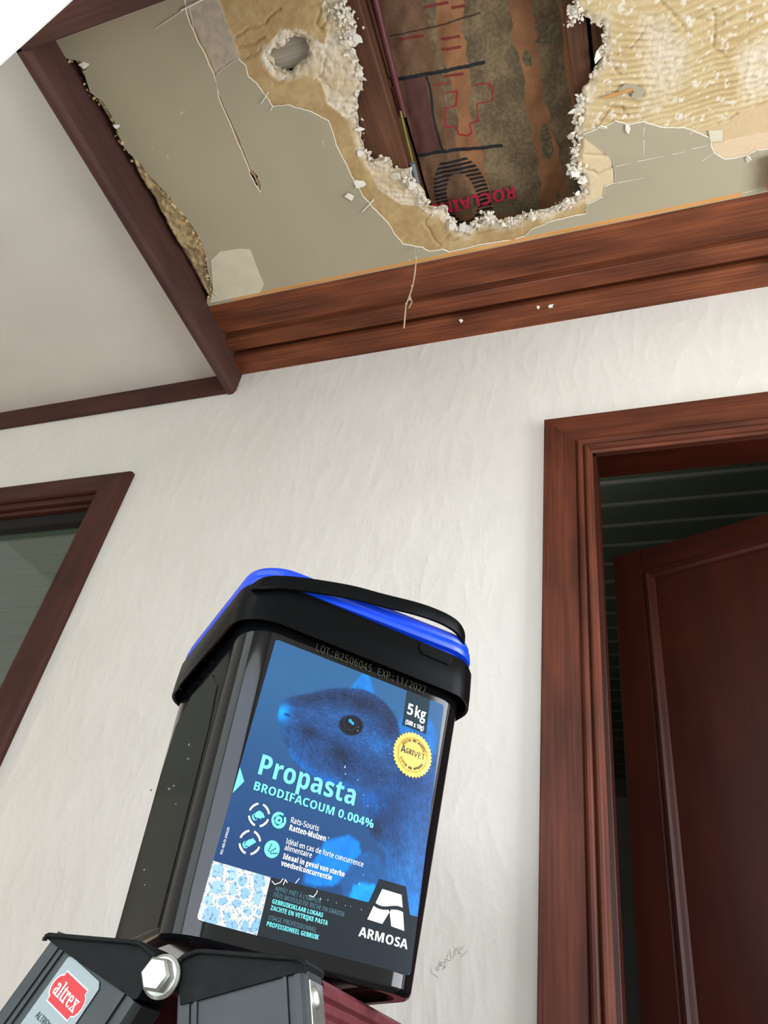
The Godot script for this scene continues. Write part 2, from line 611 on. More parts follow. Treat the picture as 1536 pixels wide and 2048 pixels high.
func build_ceiling():
	var y := CEIL
	# through the boards, into the cavity (traced from the photograph, then roughened)
	hole = jag(flat([[680, -60], [686, 0], [694, 25], [702, 58], [705, 83], [698, 104], [715, 146], [721, 167], [711, 196], [709, 233], [719, 275], [730, 312], [738, 327], [777, 327], [784, 346], [817, 346], [823, 367], [848, 392], [852, 417], [894, 421], [898, 442], [911, 462], [948, 458], [960, 446], [982, 440], [998, 450], [1023, 448], [1048, 436], [1086, 429], [1132, 408], [1169, 388], [1169, 362], [1140, 352], [1146, 321], [1157, 292], [1152, 258], [1155, 217], [1165, 188], [1182, 158], [1202, 129], [1211, 100], [1207, 50], [1180, 40], [1160, 30], [1150, 12], [1152, -60]], y), 0.006, true, 2)
	small_hole = jag(flat([[536, 120], [543, 107], [565, 96], [573, 82], [590, 74], [609, 79], [617, 98], [612, 126], [593, 135], [576, 149], [560, 145], [546, 137]], y), 0.003, true, 2)
	# where the paint skin is gone
	var left := jag(flat([[362, -60], [366, -20], [372, 25], [390, 70], [410, 110], [428, 150], [440, 190], [462, 240], [485, 295], [502, 338], [516, 352], [523, 372], [522, 386], [512, 372], [500, 350], [498, 340], [482, 300], [459, 245], [437, 195], [431, 158], [434, 147], [455, 132], [478, 118], [490, 130], [497, 155], [515, 170], [525, 185], [537, 200], [545, 213], [560, 212], [575, 210], [600, 217], [630, 228], [657, 242], [672, 290], [690, 325], [700, 345], [706, 358], [715, 370], [727, 395], [745, 415], [757, 428], [775, 445], [787, 465], [795, 475], [805, 488], [825, 492], [845, 495], [858, 503], [885, 499], [897, 505], [941, 495], [998, 484], [1028, 480], [1048, 474], [1063, 459], [1095, 446], [1132, 436], [1172, 428], [1175, 409], [1206, 394], [1210, 374], [1231, 366], [1228, 332], [1223, 315], [1177, 280], [1167, 269], [1206, 255], [1231, 242], [1256, 250], [1287, 244], [1322, 255], [1368, 256], [1394, 266], [1420, 277], [1422, 291], [1428, 306], [1450, 319], [1493, 312], [1515, 300], [1536, 298]], y), 0.0016, false, 2)
	peel = left
	var last: Vector2 = left[left.size() - 1]
	var first: Vector2 = left[0]
	peel.append(Vector2(0.75, last.y - 0.01))
	peel.append(Vector2(0.75, 1.05))
	peel.append(Vector2(first.x, 1.05))
	# the strip torn off along the beam
	var tear := flat([[112, 84], [130, 115], [160, 122], [178, 128], [170, 150], [182, 186], [207, 203], [226, 234], [235, 260], [252, 298], [272, 318], [300, 352], [342, 398], [376, 438], [401, 480], [414, 520], [421, 560], [429, 584], [416, 606]], y)
	beam_tear = jag(tear, 0.002, false, 2)
	beam_tear.append(Vector2(-1.2, beam_tear[beam_tear.size() - 1].y - 0.002))
	beam_tear.append(Vector2(-1.2, beam_tear[0].y))

	var c = structure("ceiling_2", "olive grey painted plaster ceiling broken open above the crown moulding", "ceiling", Vector3.ZERO)
	# paint skin
	var rect := PackedVector2Array([Vector2(-1.085, 0.19), Vector2(X1, 0.19), Vector2(X1, 0.95), Vector2(-1.085, 0.95)])
	var parts := Geometry2D.clip_polygons(rect, peel)
	for poly in parts:
		if Geometry2D.is_polygon_clockwise(poly):
			continue
		for piece in Geometry2D.clip_polygons(poly, beam_tear):
			if absf(area(piece)) < 0.0008:
				continue
			var st := begin()
			st.set_smooth_group(-1)
			var idx := Geometry2D.triangulate_polygon(piece)
			for k in range(0, idx.size(), 3):
				for yy in [y, y + 0.0026]:
					tri(st, Vector3(piece[idx[k]].x, yy, piece[idx[k]].y), Vector3(piece[idx[k + 1]].x, yy, piece[idx[k + 1]].y), Vector3(piece[idx[k + 2]].x, yy, piece[idx[k + 2]].y))
			var skin = put("paint_skin", done(st), M.paint, c)
			st = begin()
			st.set_smooth_group(-1)
			for i in piece.size():
				var a: Vector2 = piece[i]
				var b: Vector2 = piece[(i + 1) % piece.size()]
				quad(st, Vector3(a.x, y - 0.0002, a.y), Vector3(b.x, y - 0.0002, b.y), Vector3(b.x, y + 0.0035, b.y), Vector3(a.x, y + 0.0035, a.y))
				# the white lip that the torn skin leaves along its edge
				var d := (b - a).normalized() * 0.0
				var nrm := Vector2(b.y - a.y, a.x - b.x).normalized() * 0.0011
				quad(st, Vector3(a.x, y - 0.0002, a.y), Vector3(b.x, y - 0.0002, b.y), Vector3(b.x + nrm.x + d.x, y + 0.0008, b.y + nrm.y), Vector3(a.x + nrm.x, y + 0.0008, a.y + nrm.y))
			put("torn_edge", done(st), M.torn, skin)
	# a dab of lighter filler in the corner
	var dab := jag(flat([[422, 520], [440, 503], [480, 497], [500, 498], [512, 530], [528, 568], [520, 585], [420, 606], [426, 580]], y), 0.001, true, 1)
	var ds := begin()
	slab(ds, dab, Vector3(0, y, 0), Vector3.RIGHT, Vector3.BACK, Vector3.UP, -0.0012, 0.0)
	put("filler_patch", done(ds), M.filler, c)
	build_plaster(c)
	# thin white scratches on the paint
	for k in [[[1233, 333], [1262, 326]], [[1275, 323], [1330, 312]], [[1345, 309], [1372, 303]], [[1385, 298], [1416, 291]], [[1289, 255], [1287, 272]], [[1288, 280], [1288, 312]], [[1234, 366], [1290, 356]], [[1380, 268], [1405, 250]], [[1404, 322], [1428, 306]], [[1426, 398], [1490, 385]], [[1490, 385], [1530, 375]], [[388, 62], [378, 8]], [[360, 228], [370, 222]], [[303, 292], [308, 296]], [[335, 310], [337, 322]], [[646, 280], [648, 292]]]:
		var sc := begin()
		var a := on_y(k[0][0], k[0][1], y)
		var b := on_y(k[1][0], k[1][1], y)
		var nn := (b - a).cross(Vector3.UP).normalized() * 0.0006
		sc.set_smooth_group(-1)
		quad(sc, a - nn + Vector3(0, -0.0003, 0), b - nn * 0.4 + Vector3(0, -0.0003, 0), b + nn * 0.4 + Vector3(0, -0.0003, 0), a + nn + Vector3(0, -0.0003, 0))
		quad(sc, a - nn, b - nn * 0.4, b - nn * 0.4 + Vector3(0, -0.0003, 0), a - nn + Vector3(0, -0.0003, 0))
		put("scratch", done(sc), M.torn, c)
	# solid board above the intact skin keeps the cavity closed
	put("backing", box_mesh(Vector3(0.75, y + 0.004, 0.0), Vector3(X1, y + 0.02, 1.0)), M.lath, c)
	put("backing", box_mesh(Vector3(-1.085, y + 0.008, 0.0), Vector3(0.75, y + 0.02, 0.215)), M.lath, c)
	put("backing", box_mesh(Vector3(-1.02, y + 0.03, 0.5), Vector3(-0.62, y + 0.04, 1.0)), M.lath, c)

func area(p: PackedVector2Array) -> float:
	var s := 0.0
	for i in p.size():
		var a := p[i]
		var b := p[(i + 1) % p.size()]
		s += a.x * b.y - b.x * a.y
	return s * 0.5

func build_plaster(c):
	var y := CEIL
	var pink := flat([[360, -60], [372, 25], [432, 147], [480, 118], [437, 0], [425, -60]], y)
	var cream := flat([[1165, 270], [1177, 280], [1223, 314], [1230, 366], [1210, 376], [1206, 395], [1172, 430], [1168, 380], [1165, 330]], y)
	var rose := flat([[1418, 288], [1428, 308], [1450, 322], [1493, 316], [1520, 303], [1600, 300], [1600, 255], [1500, 272], [1452, 284]], y)
	var smooth_tan := flat([[1390, 262], [1440, 250], [1470, 228], [1536, 208], [1620, 190], [1620, 270], [1500, 285], [1420, 285]], y)
	var white_zone := flat([[640, -60], [642, 0], [645, 30], [655, 60], [648, 90], [600, 60], [560, 62], [536, 90], [520, 120], [540, 150], [560, 165], [605, 150], [640, 165], [655, 210], [690, 238], [715, 235], [725, 100], [710, -60]], y)
	var white_low := flat([[728, 325], [790, 325], [860, 395], [905, 430], [905, 470], [860, 415], [800, 410], [757, 380]], y)
	var ribs := flat([[1230, 240], [1210, 200], [1225, 120], [1260, 60], [1340, 40], [1620, -60], [1640, 180], [1470, 226], [1430, 250], [1390, 262], [1300, 250]], y)
	var cracks := []
	for k in [[[620, -20], [660, 20], [640, 60]], [[470, 75], [500, 55], [530, 48], [560, 20]], [[475, 95], [500, 90], [528, 76]], [[478, 120], [505, 112], [520, 98]], [[640, 20], [632, 45], [645, 62]], [[545, 170], [580, 150], [610, 128]], [[628, 162], [645, 150], [650, 118]], [[1320, 0], [1350, 35], [1370, 60]], [[1425, 20], [1430, 60], [1428, 100], [1450, 115]], [[1350, 35], [1425, 45], [1500, 40]], [[1300, 55], [1330, 70], [1380, 66]], [[1170, 310], [1200, 312], [1225, 308]], [[1172, 340], [1195, 352], [1225, 335]], [[1430, 248], [1460, 240], [1475, 230]], [[860, 432], [850, 450], [862, 470], [880, 492]], [[900, 430], [905, 460], [890, 480]], [[905, 485], [950, 470], [990, 462], [1040, 452]], [[1230, 115], [1260, 100], [1290, 60]], [[1240, 150], [1225, 130], [1215, 118]], [[1200, 250], [1215, 225], [1245, 215], [1255, 232]]]:
		cracks.append(jag(flat(k, y), 0.004, false, 2))
	var crack_boxes := []
	for k in cracks:
		var b := Rect2(k[0], Vector2.ZERO)
		for p in k:
			b = b.expand(p)
		crack_boxes.append(b.grow(0.006))
	var n1 := noise(71, 9.0, 3)
	var n2 := noise(73, 45.0, 3)
	var n3 := noise(75, 170.0, 2)
	var n4 := noise(77, 3.5, 2)
	var tan_c := rgb(192, 166, 120).srgb_to_linear()
	var tan_d := rgb(172, 143, 98).srgb_to_linear()
	var cream_c := rgb(208, 188, 146).srgb_to_linear()
	var white_c := rgb(228, 219, 204).srgb_to_linear()
	var pink_c := rgb(190, 176, 156).srgb_to_linear()
	var rose_c := rgb(214, 190, 158).srgb_to_linear()
	var creamy := rgb(214, 196, 158).srgb_to_linear()
	var pitch := 0.0026
	var ox := -1.1
	var oz := 0.2
	var nx := int(1.86 / pitch)
	var nz := int(0.76 / pitch)
	var keep := PackedByteArray()
	keep.resize((nx + 1) * (nz + 1))
	var pos := PackedVector3Array()
	pos.resize(keep.size())
	var col := PackedColorArray()
	col.resize(keep.size())
	var inner_peel: Array = Geometry2D.offset_polygon(peel, 0.012)
	var tear_wide: Array = Geometry2D.offset_polygon(beam_tear, 0.012)
	for i in nx + 1:
		for j in nz + 1:
			var p := Vector2(ox + i * pitch, oz + j * pitch)
			var at := i * (nz + 1) + j
			var state := 0      # 0 under paint, 1 plaster, 2 opening
			var in_tear := false
			for q in inner_peel:
				if Geometry2D.is_point_in_polygon(p, q):
					state = 1
					break
			if state == 0 and p.x < -0.78:
				for q in tear_wide:
					if Geometry2D.is_point_in_polygon(p, q):
						state = 1
						in_tear = true
						break
			if state == 0:
				continue
			if not in_tear:
				if Geometry2D.is_point_in_polygon(p, hole) or Geometry2D.is_point_in_polygon(p, small_hole):
					state = 2
			elif p.x < -1.075:
				state = 2
			keep[at] = state
			if state != 1 and in_tear:
				continue
			var edge := 1.0
			if not in_tear and p.x < 0.12 and p.x > -0.62:
				edge = seg_dist(p, hole)
			if p.x < -0.25 and p.y > 0.6:
				edge = minf(edge, seg_dist(p, small_hole))
			var a := n1.get_noise_2d(p.x, p.y)
			var b := n2.get_noise_2d(p.x, p.y)
			var d := n3.get_noise_2d(p.x, p.y)
			var w := n4.get_noise_2d(p.x, p.y)
			# how much of the white broken core shows
			var wh := clampf(1.0 - edge / (0.016 + 0.02 * absf(a)), 0.0, 1.0)
			if Geometry2D.is_point_in_polygon(p, white_zone) or Geometry2D.is_point_in_polygon(p, white_low):
				wh = maxf(wh, clampf(0.85 + 0.7 * a + 0.6 * b, 0.0, 1.0))
			var up := 0.0034 + 0.0010 * a + 0.0005 * b
			var cc: Color = tan_c.lerp(tan_d, clampf(0.5 + 0.9 * a + 0.5 * b, 0.0, 1.0))
			if in_tear:
				up = 0.003 + 0.008 * clampf(0.4 + 1.8 * a, 0.0, 1.0) + 0.004 * b + 0.0015 * d + 0.03 * clampf((-1.052 - p.x) / 0.02, 0.0, 1.0)
				cc = tan_c.lerp(rgb(168, 146, 112).srgb_to_linear(), clampf(0.4 + a + 0.8 * b, 0.0, 1.0))
			elif Geometry2D.is_point_in_polygon(p, pink):
				up = 0.0022 + 0.0003 * b
				cc = pink_c.lerp(rgb(170, 158, 140).srgb_to_linear(), clampf(0.5 + b, 0.0, 1.0))
				wh = 0.0
			elif Geometry2D.is_point_in_polygon(p, cream):
				up = 0.0022 + 0.0003 * b
				cc = creamy.lerp(rose_c, clampf(0.4 + b, 0.0, 1.0))
				wh *= 0.3
			elif Geometry2D.is_point_in_polygon(p, rose):
				up = 0.0024 + 0.0004 * b
				cc = rose_c
			elif Geometry2D.is_point_in_polygon(p, smooth_tan):
				cc = tan_c.lerp(rose_c, 0.5)
			elif p.x > -0.06:
				# combed ridges of the old plaster coat
				var inr := Geometry2D.is_point_in_polygon(p, ribs)
				var bend := 0.022 * sin((p.x + 0.1) * 7.0) + 0.02 * w + 0.006 * a
				var phase := (p.y + bend) / 0.0125 * TAU
				var amp := (0.0021 if inr else 0.0006) * clampf(0.75 + 1.1 * n1.get_noise_2d(p.x * 0.6 + 9.0, p.y * 0.6), 0.1, 1.3)
				var s := sin(phase + 0.8 * a)
				up += amp * s + 0.0006 * d
				cc = cream_c.lerp(tan_c, clampf(0.45 + 0.4 * s + 0.7 * a, 0.0, 1.0))
				if b > 0.36:
					cc = cc.lerp(white_c, 0.9)
					up -= 0.0008
				if w > 0.25:
					wh = maxf(wh, clampf((w - 0.25) * 2.5 + 0.5 * b, 0.0, 0.8))
			if wh > 0.0:
				cc = cc.lerp(white_c.lerp(cream_c, clampf(0.35 + 0.8 * b, 0.0, 1.0)), wh)
				up += wh * (0.002 + 0.0035 * b + 0.0016 * d)
				# combed ribs on the broken core
				up += wh * 0.0009 * sin((p.y * 0.94 + p.x * 0.34) / 0.011 * TAU)
			if edge < 0.012:
				up += (0.012 - edge) * 0.55 * (1.0 + b)
			for k in cracks.size():
				if crack_boxes[k].has_point(p):
					var cd := seg_dist(p, cracks[k], false)
					if cd < 0.0034:
						up += 0.0045 * (1.0 - cd / 0.0034)
			pos[at] = Vector3(p.x, y + up, p.y)
			col[at] = cc * (1.0 + 0.10 * d)
	# vertices of the opening that touch plaster move to the torn outline
	var st := begin()
	var index := PackedInt32Array()
	index.resize(keep.size())
	index.fill(-1)
	var count := 0
	st.set_smooth_group(0)
	for i in nx:
		for j in nz:
			var q := [i * (nz + 1) + j, (i + 1) * (nz + 1) + j, (i + 1) * (nz + 1) + j + 1, i * (nz + 1) + j + 1]
			var good := 0
			var bad := false
			for k in q:
				if keep[k] == 1:
					good += 1
				elif keep[k] == 0:
					bad = true
			if good == 0 or bad:
				continue
			for k in q:
				if index[k] < 0:
					if keep[k] == 2:
						var p := Vector2(ox + int(k / (nz + 1)) * pitch, oz + (k % (nz + 1)) * pitch)
						if p.x > -0.9:
							var s := nearest(p, hole)
							var s2 := nearest(p, small_hole)
							if s2.distance_to(p) < s.distance_to(p):
								s = s2
							pos[k] = Vector3(s.x, y + 0.011 + rng.randf_range(-0.002, 0.003), s.y)
							col[k] = white_c
						else:
							pos[k] = Vector3(p.x, y + 0.01, p.y)
							col[k] = tan_d
					st.set_color(col[k])
					st.add_vertex(pos[k])
					index[k] = count
					count += 1
			for k in [0, 1, 2, 0, 2, 3]:
				st.add_index(index[q[k]])
	put("bare_plaster", done(st), M.plaster, c)
	# the broken thickness of the board round the openings
	for loop in [hole, small_hole]:
		var e := begin()
		e.set_smooth_group(-1)
		var tops := []
		for p in loop:
			tops.append(Vector3(p.x + rng.randf_range(-0.002, 0.002), y + 0.022 + rng.randf_range(-0.004, 0.004), p.y + rng.randf_range(-0.002, 0.002)))
		for i in loop.size():
			var j: int = (i + 1) % loop.size()
			e.set_color(white_c.lerp(cream_c, rng.randf()))
			quad(e, Vector3(loop[i].x, y + 0.008, loop[i].y), Vector3(loop[j].x, y + 0.008, loop[j].y), tops[j], tops[i])
		put("broken_edge", done(e), M.plaster, c)
	# crumbs of white core clinging round the opening
	var cr := begin()
	for i in hole.size():
		var a := hole[i]
		var b := hole[(i + 1) % hole.size()]
		var dense := 0.7
		if a.x < -0.3 and a.y > 0.62:
			dense = 1.3
		elif a.y < 0.5 and a.x > -0.3:
			dense = 1.5
		elif a.x > -0.1:
			dense = 0.8
		var many := int(a.distance_to(b) / 0.004 * dense + rng.randf())
		for k in many:
			var p := a.lerp(b, rng.randf()) + Vector2(rng.randfn(0, 0.005), rng.randfn(0, 0.005))
			var r := 0.0011 + 0.006 * pow(rng.randf(), 3.0)
			if rng.randf() < 0.3:
				var ang := rng.randf() * TAU
				flake(cr, Vector3(p.x, y + rng.randf_range(0.0, 0.012), p.y), Vector3(cos(ang), rng.randf_range(-0.6, 0.6), sin(ang)) * r * 2.0, Vector3(-sin(ang), rng.randf_range(-0.6, 0.6), cos(ang)) * r * 1.2, 0.0006)
			else:
				lump(cr, Vector3(p.x, y + rng.randf_range(0.0, 0.012), p.y), Vector3(r, r * rng.randf_range(0.5, 1.0), r * rng.randf_range(0.6, 1.6)), white_c.lerp(cream_c, rng.randf() * 0.5), 0.6)
	var tn := beam_tear.size() - 2
	for i in tn - 1:
		var a := beam_tear[i]
		var b := beam_tear[i + 1]
		for k in int(a.distance_to(b) / 0.006 + rng.randf()):
			var p := a.lerp(b, rng.randf()) + Vector2(-absf(rng.randfn(0, 0.007)), rng.randfn(0, 0.003))
			var r := 0.001 + 0.005 * pow(rng.randf(), 2.5)
			lump(cr, Vector3(p.x, y + rng.randf_range(0.0, 0.006), p.y), Vector3(r, r * 0.7, r * rng.randf_range(0.8, 2.0)), tan_c.lerp(cream_c, rng.randf()), 0.6)
	# popcorn heaps at the lower rim and the two dangling clusters
	for spot in [[975, 438, 70, 0.014], [955, 452, 26, 0.01], [1015, 447, 30, 0.01], [1065, 432, 34, 0.01], [1130, 412, 34, 0.01], [1150, 335, 60, 0.014], [1150, 300, 30, 0.01], [1150, 25, 50, 0.012], [1142, 48, 16, 0.006], [690, 40, 80, 0.018], [690, 80, 60, 0.014], [672, 20, 40, 0.016], [1165, 200, 30, 0.01], [815, 360, 40, 0.012], [845, 405, 34, 0.012], [905, 448, 20, 0.008]]:
		var q := on_y(spot[0], spot[1], y)
		for k in spot[2]:
			var r := 0.0012 + 0.004 * pow(rng.randf(), 2.0)
			lump(cr, q + Vector3(rng.randfn(0, spot[3] * 0.55), rng.randf_range(-0.004, 0.008), rng.randfn(0, spot[3] * 0.55)), Vector3(r, r, r * rng.randf_range(0.7, 1.6)), white_c)
	var crumbs = put("plaster_crumbs", done(cr), M.plaster, c)
	crumbs.set_meta("kind", "stuff")

# ----------------------------------------------------------------- what the hole shows
func build_cavity():
	var y := CEIL
	var j1 = structure("joist_1", "brown timber joist on the conduit side of the ceiling hole", "joist", Vector3(-0.46, y + 0.026, 0.5))
	put("timber", box_mesh(Vector3(-0.06, 0, -0.5), Vector3(0.028, 0.2, 0.6), 0.003, 2), M.joist, j1)
	var j2 = structure("joist_2", "brown timber joist on the far side of the insulation", "joist", Vector3(-0.04, y + 0.026, 0.5))
	put("timber", box_mesh(Vector3(-0.02, 0, -0.5), Vector3(0.02, 0.2, 0.6), 0.003, 2), M.joist, j2)
	var j3 = structure("joist_3", "lighter timber batten beside the ribbed plaster", "joist", Vector3(0.02, y + 0.03, 0.5))
	put("timber", box_mesh(Vector3(-0.033, 0, -0.5), Vector3(0.05, 0.18, 0.6), 0.003, 2), M.joist, j3)
	var b = structure("lath_1", "grey lath board behind the small hole in the plaster", "board", Vector3(-0.68, y + 0.024, 0.85))
	put("timber", box_mesh(Vector3(-0.2, 0, -0.14), Vector3(0.2, 0.012, 0.14), 0.002, 0), M.lath, b)
	# insulation batt with printed paper facing
	var x0 := -0.425
	var x1 := -0.058
	var z0 := 0.0
	var z1 := 0.98
	var yy := y + 0.11
	var t = thing("insulation_batt", "brown paper faced insulation batt with printed arch logo inside the ceiling hole", "insulation", Vector3((x0 + x1) / 2, yy, (z0 + z1) / 2))
	var im := paint_paper(x0, x1, z0, z1, yy)
	var pm := mat(Color.WHITE, 0.75)
	pm.albedo_texture = im
	var st := begin()
	var nn := noise(91, 14.0, 3)
	var nu := 46
	var nv := 110
	st.set_smooth_group(0)
	var pt := func(i, j):
		var u := float(i) / nu
		var v := float(j) / nv
		var x := lerpf(x0, x1, u)
		var z := lerpf(z0, z1, v)
		return Vector3(x - (x0 + x1) / 2, 0.005 * nn.get_noise_2d(x * 1.6, z) - 0.006 * sin(u * PI), z - (z0 + z1) / 2)
	for i in nu:
		for j in nv:
			quad(st, pt.call(i, j), pt.call(i + 1, j), pt.call(i + 1, j + 1), pt.call(i, j + 1), Vector2(float(i) / nu, float(j) / nv), Vector2(float(i + 1) / nu, float(j) / nv), Vector2(float(i + 1) / nu, float(j + 1) / nv), Vector2(float(i) / nu, float(j + 1) / nv))
	put("paper_facing", done(st), pm, t)
	put("wool", box_mesh(Vector3(x0 - (x0 + x1) / 2 + 0.001, 0.008, -0.49), Vector3(x1 - (x0 + x1) / 2 - 0.001, 0.1, 0.48)), M.joist, t)
	# the maker's word, printed upside down
	var holder := Node3D.new()
	holder.name = "print"
	t.add_child(holder)
	var r := on_y(1028, 367, yy)
	holder.transform = Transform3D(Basis(Vector3(-1, 0, 0), Vector3(0, 0, -1), Vector3(0, -1, 0)), Vector3(r.x - (x0 + x1) / 2, -0.0125, r.z - (z0 + z1) / 2))
	lettering(holder, "ROCLAINE", "bold", 0.0, 0.205, 0.0, 0.03, M.print_red, 0.0)
	# pipe, earth cable and grey conduit beside the joist
	var yp := y + 0.05
	var pts := []
	for k in [[735, -60], [745, 0], [763, 75], [782, 150], [803, 233]]:
		pts.append(on_y(k[0] + 5, k[1], yp + 0.02))
	st = begin()
	tube(st, pts, 0.0075, 12)
	tag(put("plastic_pipe", done(st), M.pipe, self), "dull maroon plastic pipe running beside the joist in the ceiling hole", "pipe")
	st = begin()
	pts = []
	for k in [[801, 222], [808, 252], [816, 286], [823, 312], [826, 330]]:
		pts.append(on_y(k[0], k[1], y + 0.040))
	tube(st, pts, 0.0022, 8)
	tag(put("earth_cable", done(st), M.cable, self), "thin yellow green cable coming out of the maroon pipe", "cable")
	st = begin()
	pts = []
	var rad := []
	for i in 29:
		var f := i / 28.0
		pts.append(on_y(lerpf(824, 842, f), lerpf(326, 400, f), y + 0.036))
		rad.append(0.0075 if i % 2 == 0 else 0.006)
	tube(st, pts, rad, 12)
	tag(put("ribbed_conduit", done(st), M.conduit, self), "grey ribbed conduit end below the yellow green cable", "conduit")
	st = begin()
	lathe(st, [Vector2(0.0, 0), Vector2(0.009, 0), Vector2(0.010, 0.003), Vector2(0.010, 0.016), Vector2(0.0, 0.016)], on_y(772, 168, yp + 0.02) + Vector3(-0.004, 0, 0), Vector3.RIGHT, 14, [0, 1, 2, 3])
	tag(put("pipe_clip", done(st), M.joist, self), "small brown clip holding the maroon pipe to the joist", "clip")

func paint_paper(x0, x1, z0, z1, yy) -> ImageTexture:
	var s := 1000.0
	var w := int((x1 - x0) * s)
	var h := int((z1 - z0) * s)
	var im := Image.create(w, h, false, Image.FORMAT_RGB8)
	var na := noise(95, 0.012, 3)
	var nb := noise(97, 0.09, 3)
	var wool_a := rgb(92, 78, 56)
	var wool_b := rgb(136, 116, 86)
	var kraft := rgb(160, 112, 74)
	var strips := []
	for k in [[[862, -40], [925, -40], [925, 40], [930, 110], [945, 180], [940, 230], [965, 300], [985, 420], [990, 480], [965, 480], [950, 400], [925, 340], [912, 290], [915, 210], [900, 160], [880, 80]],
			[[1020, -40], [1070, -40], [1068, 50], [1085, 130], [1090, 200], [1105, 260], [1118, 320], [1140, 380], [1150, 440], [1090, 470], [1082, 400], [1075, 320], [1060, 240], [1042, 140], [1022, 60]],
			[[1118, 10], [1160, 10], [1175, 200], [1165, 300], [1150, 240], [1128, 130]],
			[[860, 430], [1150, 425], [1140, 520], [850, 520]]]:
		strips.append(flat(k, yy))
	var windows := []
	for k in [[[1062, 105], [1064, 130], [1052, 130], [1044, 115], [1050, 95]], [[1086, 245], [1096, 250], [1108, 300], [1100, 318], [1086, 312], [1080, 270]], [[1108, 85], [1108, 20], [1085, 70], [1065, 85]], [[1120, 395], [1112, 400], [1112, 388], [1118, 384]]]:
		windows.append(flat(k, yy))
	var plum := flat([[805, 150], [850, 152], [866, 240], [886, 302], [830, 312]], yy)
	for i in w:
		for j in h:
			var p := Vector2(x0 + (i + 0.5) / s, z0 + (j + 0.5) / s)
			var a := na.get_noise_2d(i, j)
			var b := nb.get_noise_2d(i, j)
			var c: Color = wool_a.lerp(wool_b, clampf(0.5 + 0.7 * a + 0.55 * b, 0, 1))
			if p.x < -0.33:
				c = c.lerp(rgb(116, 74, 52), 0.55)
			for k in strips:
				if Geometry2D.is_point_in_polygon(p + Vector2(a, b) * 0.009, k):
					c = kraft.lerp(rgb(138, 94, 62), clampf(0.5 + a + 0.3 * b, 0, 1))
			for k in windows:
				if Geometry2D.is_point_in_polygon(p, k):
					c = rgb(84, 80, 58).lerp(wool_b, clampf(0.3 + b, 0, 1))
			if Geometry2D.is_point_in_polygon(p, plum):
				c = rgb(88, 50, 48).lerp(c, 0.2)
			im.set_pixel(i, j, c)
	var ink := rgb(26, 26, 30)
	var red := rgb(150, 34, 40)
	for k in [[[800, 157], [860, 146], [967, 123], 0.0062], [[826, 313], [900, 300], [1002, 289], 0.0058]]:
		stroke(im, [k[0], k[1], k[2]], k[3], ink, x0, z0, s, yy)
	stroke(im, [[852, 150], [862, 180], [866, 230], [880, 285], [887, 303]], 0.0045, rgb(32, 38, 32), x0, z0, s, yy)
	for k in [[[950, 168], [975, 163], [986, 172], [984, 198], [954, 206], [957, 240], [940, 244], [944, 262], [936, 270], [918, 268], [912, 252]], [[912, 252], [892, 252], [890, 215], [912, 210], [915, 180]], [[868, 168], [900, 162]], [[890, 185], [912, 180]]]:
		stroke(im, k, 0.0026, red, x0, z0, s, yy)
	for k in [[[850, 12], [895, 4]], [[885, 97], [920, 92]], [[885, 76], [918, 70]], [[800, 78], [846, 70]], [[905, 14], [928, 10]], [[890, 150], [925, 146]]]:
		stroke(im, k, 0.004, rgb(120, 44, 36), x0, z0, s, yy)
	stroke(im, [[780, 72], [870, 52], [960, 24]], 0.0014, rgb(60, 44, 34), x0, z0, s, yy)
	# arch logo made of bars
	var cx: float = (on_y(925, 395, yy)).x
	var top: float = (on_y(930, 312, yy)).z
	var bot: float = (on_y(925, 462, yy)).z
	var mid := top + (bot - top) * 0.52
	for i in w:
		for j in h:
			var x: float = x0 + (i + 0.5) / s - cx
			var z: float = z0 + (j + 0.5) / s
			if z > top or z < bot - 0.03:
				continue
			if fposmod(z, 0.0102) > 0.0062:
				continue
			var up := clampf((z - mid) / (top - mid), -1.6, 1.0)
			var half := 0.066 * sqrt(maxf(0.0, 1.0 - up * up * 0.8)) if up > 0 else 0.066
			var gap := 0.036 * sqrt(maxf(0.0, 1.0 - pow((z - mid) / 0.062, 2.0)))
			if absf(x) < half and absf(x) > gap:
				im.set_pixel(i, j, ink)
	im.generate_mipmaps()
	return ImageTexture.create_from_image(im)

func stroke(im, list, wid, c, x0, z0, s, yy):
	var p := flat(list, yy)
	for k in p.size() - 1:
		var n := int(p[k].distance_to(p[k + 1]) * s * 1.5) + 1
		for t in n + 1:
			var q := p[k].lerp(p[k + 1], float(t) / n)
			var r := int(wid * 0.5 * s + 0.5)
			for a in range(-r, r + 1):
				for b in range(-r, r + 1):
					var i := int((q.x - x0) * s) + a
					var j := int((q.y - z0) * s) + b
					if i >= 0 and j >= 0 and i < im.get_width() and j < im.get_height():
						im.set_pixel(i, j, c)

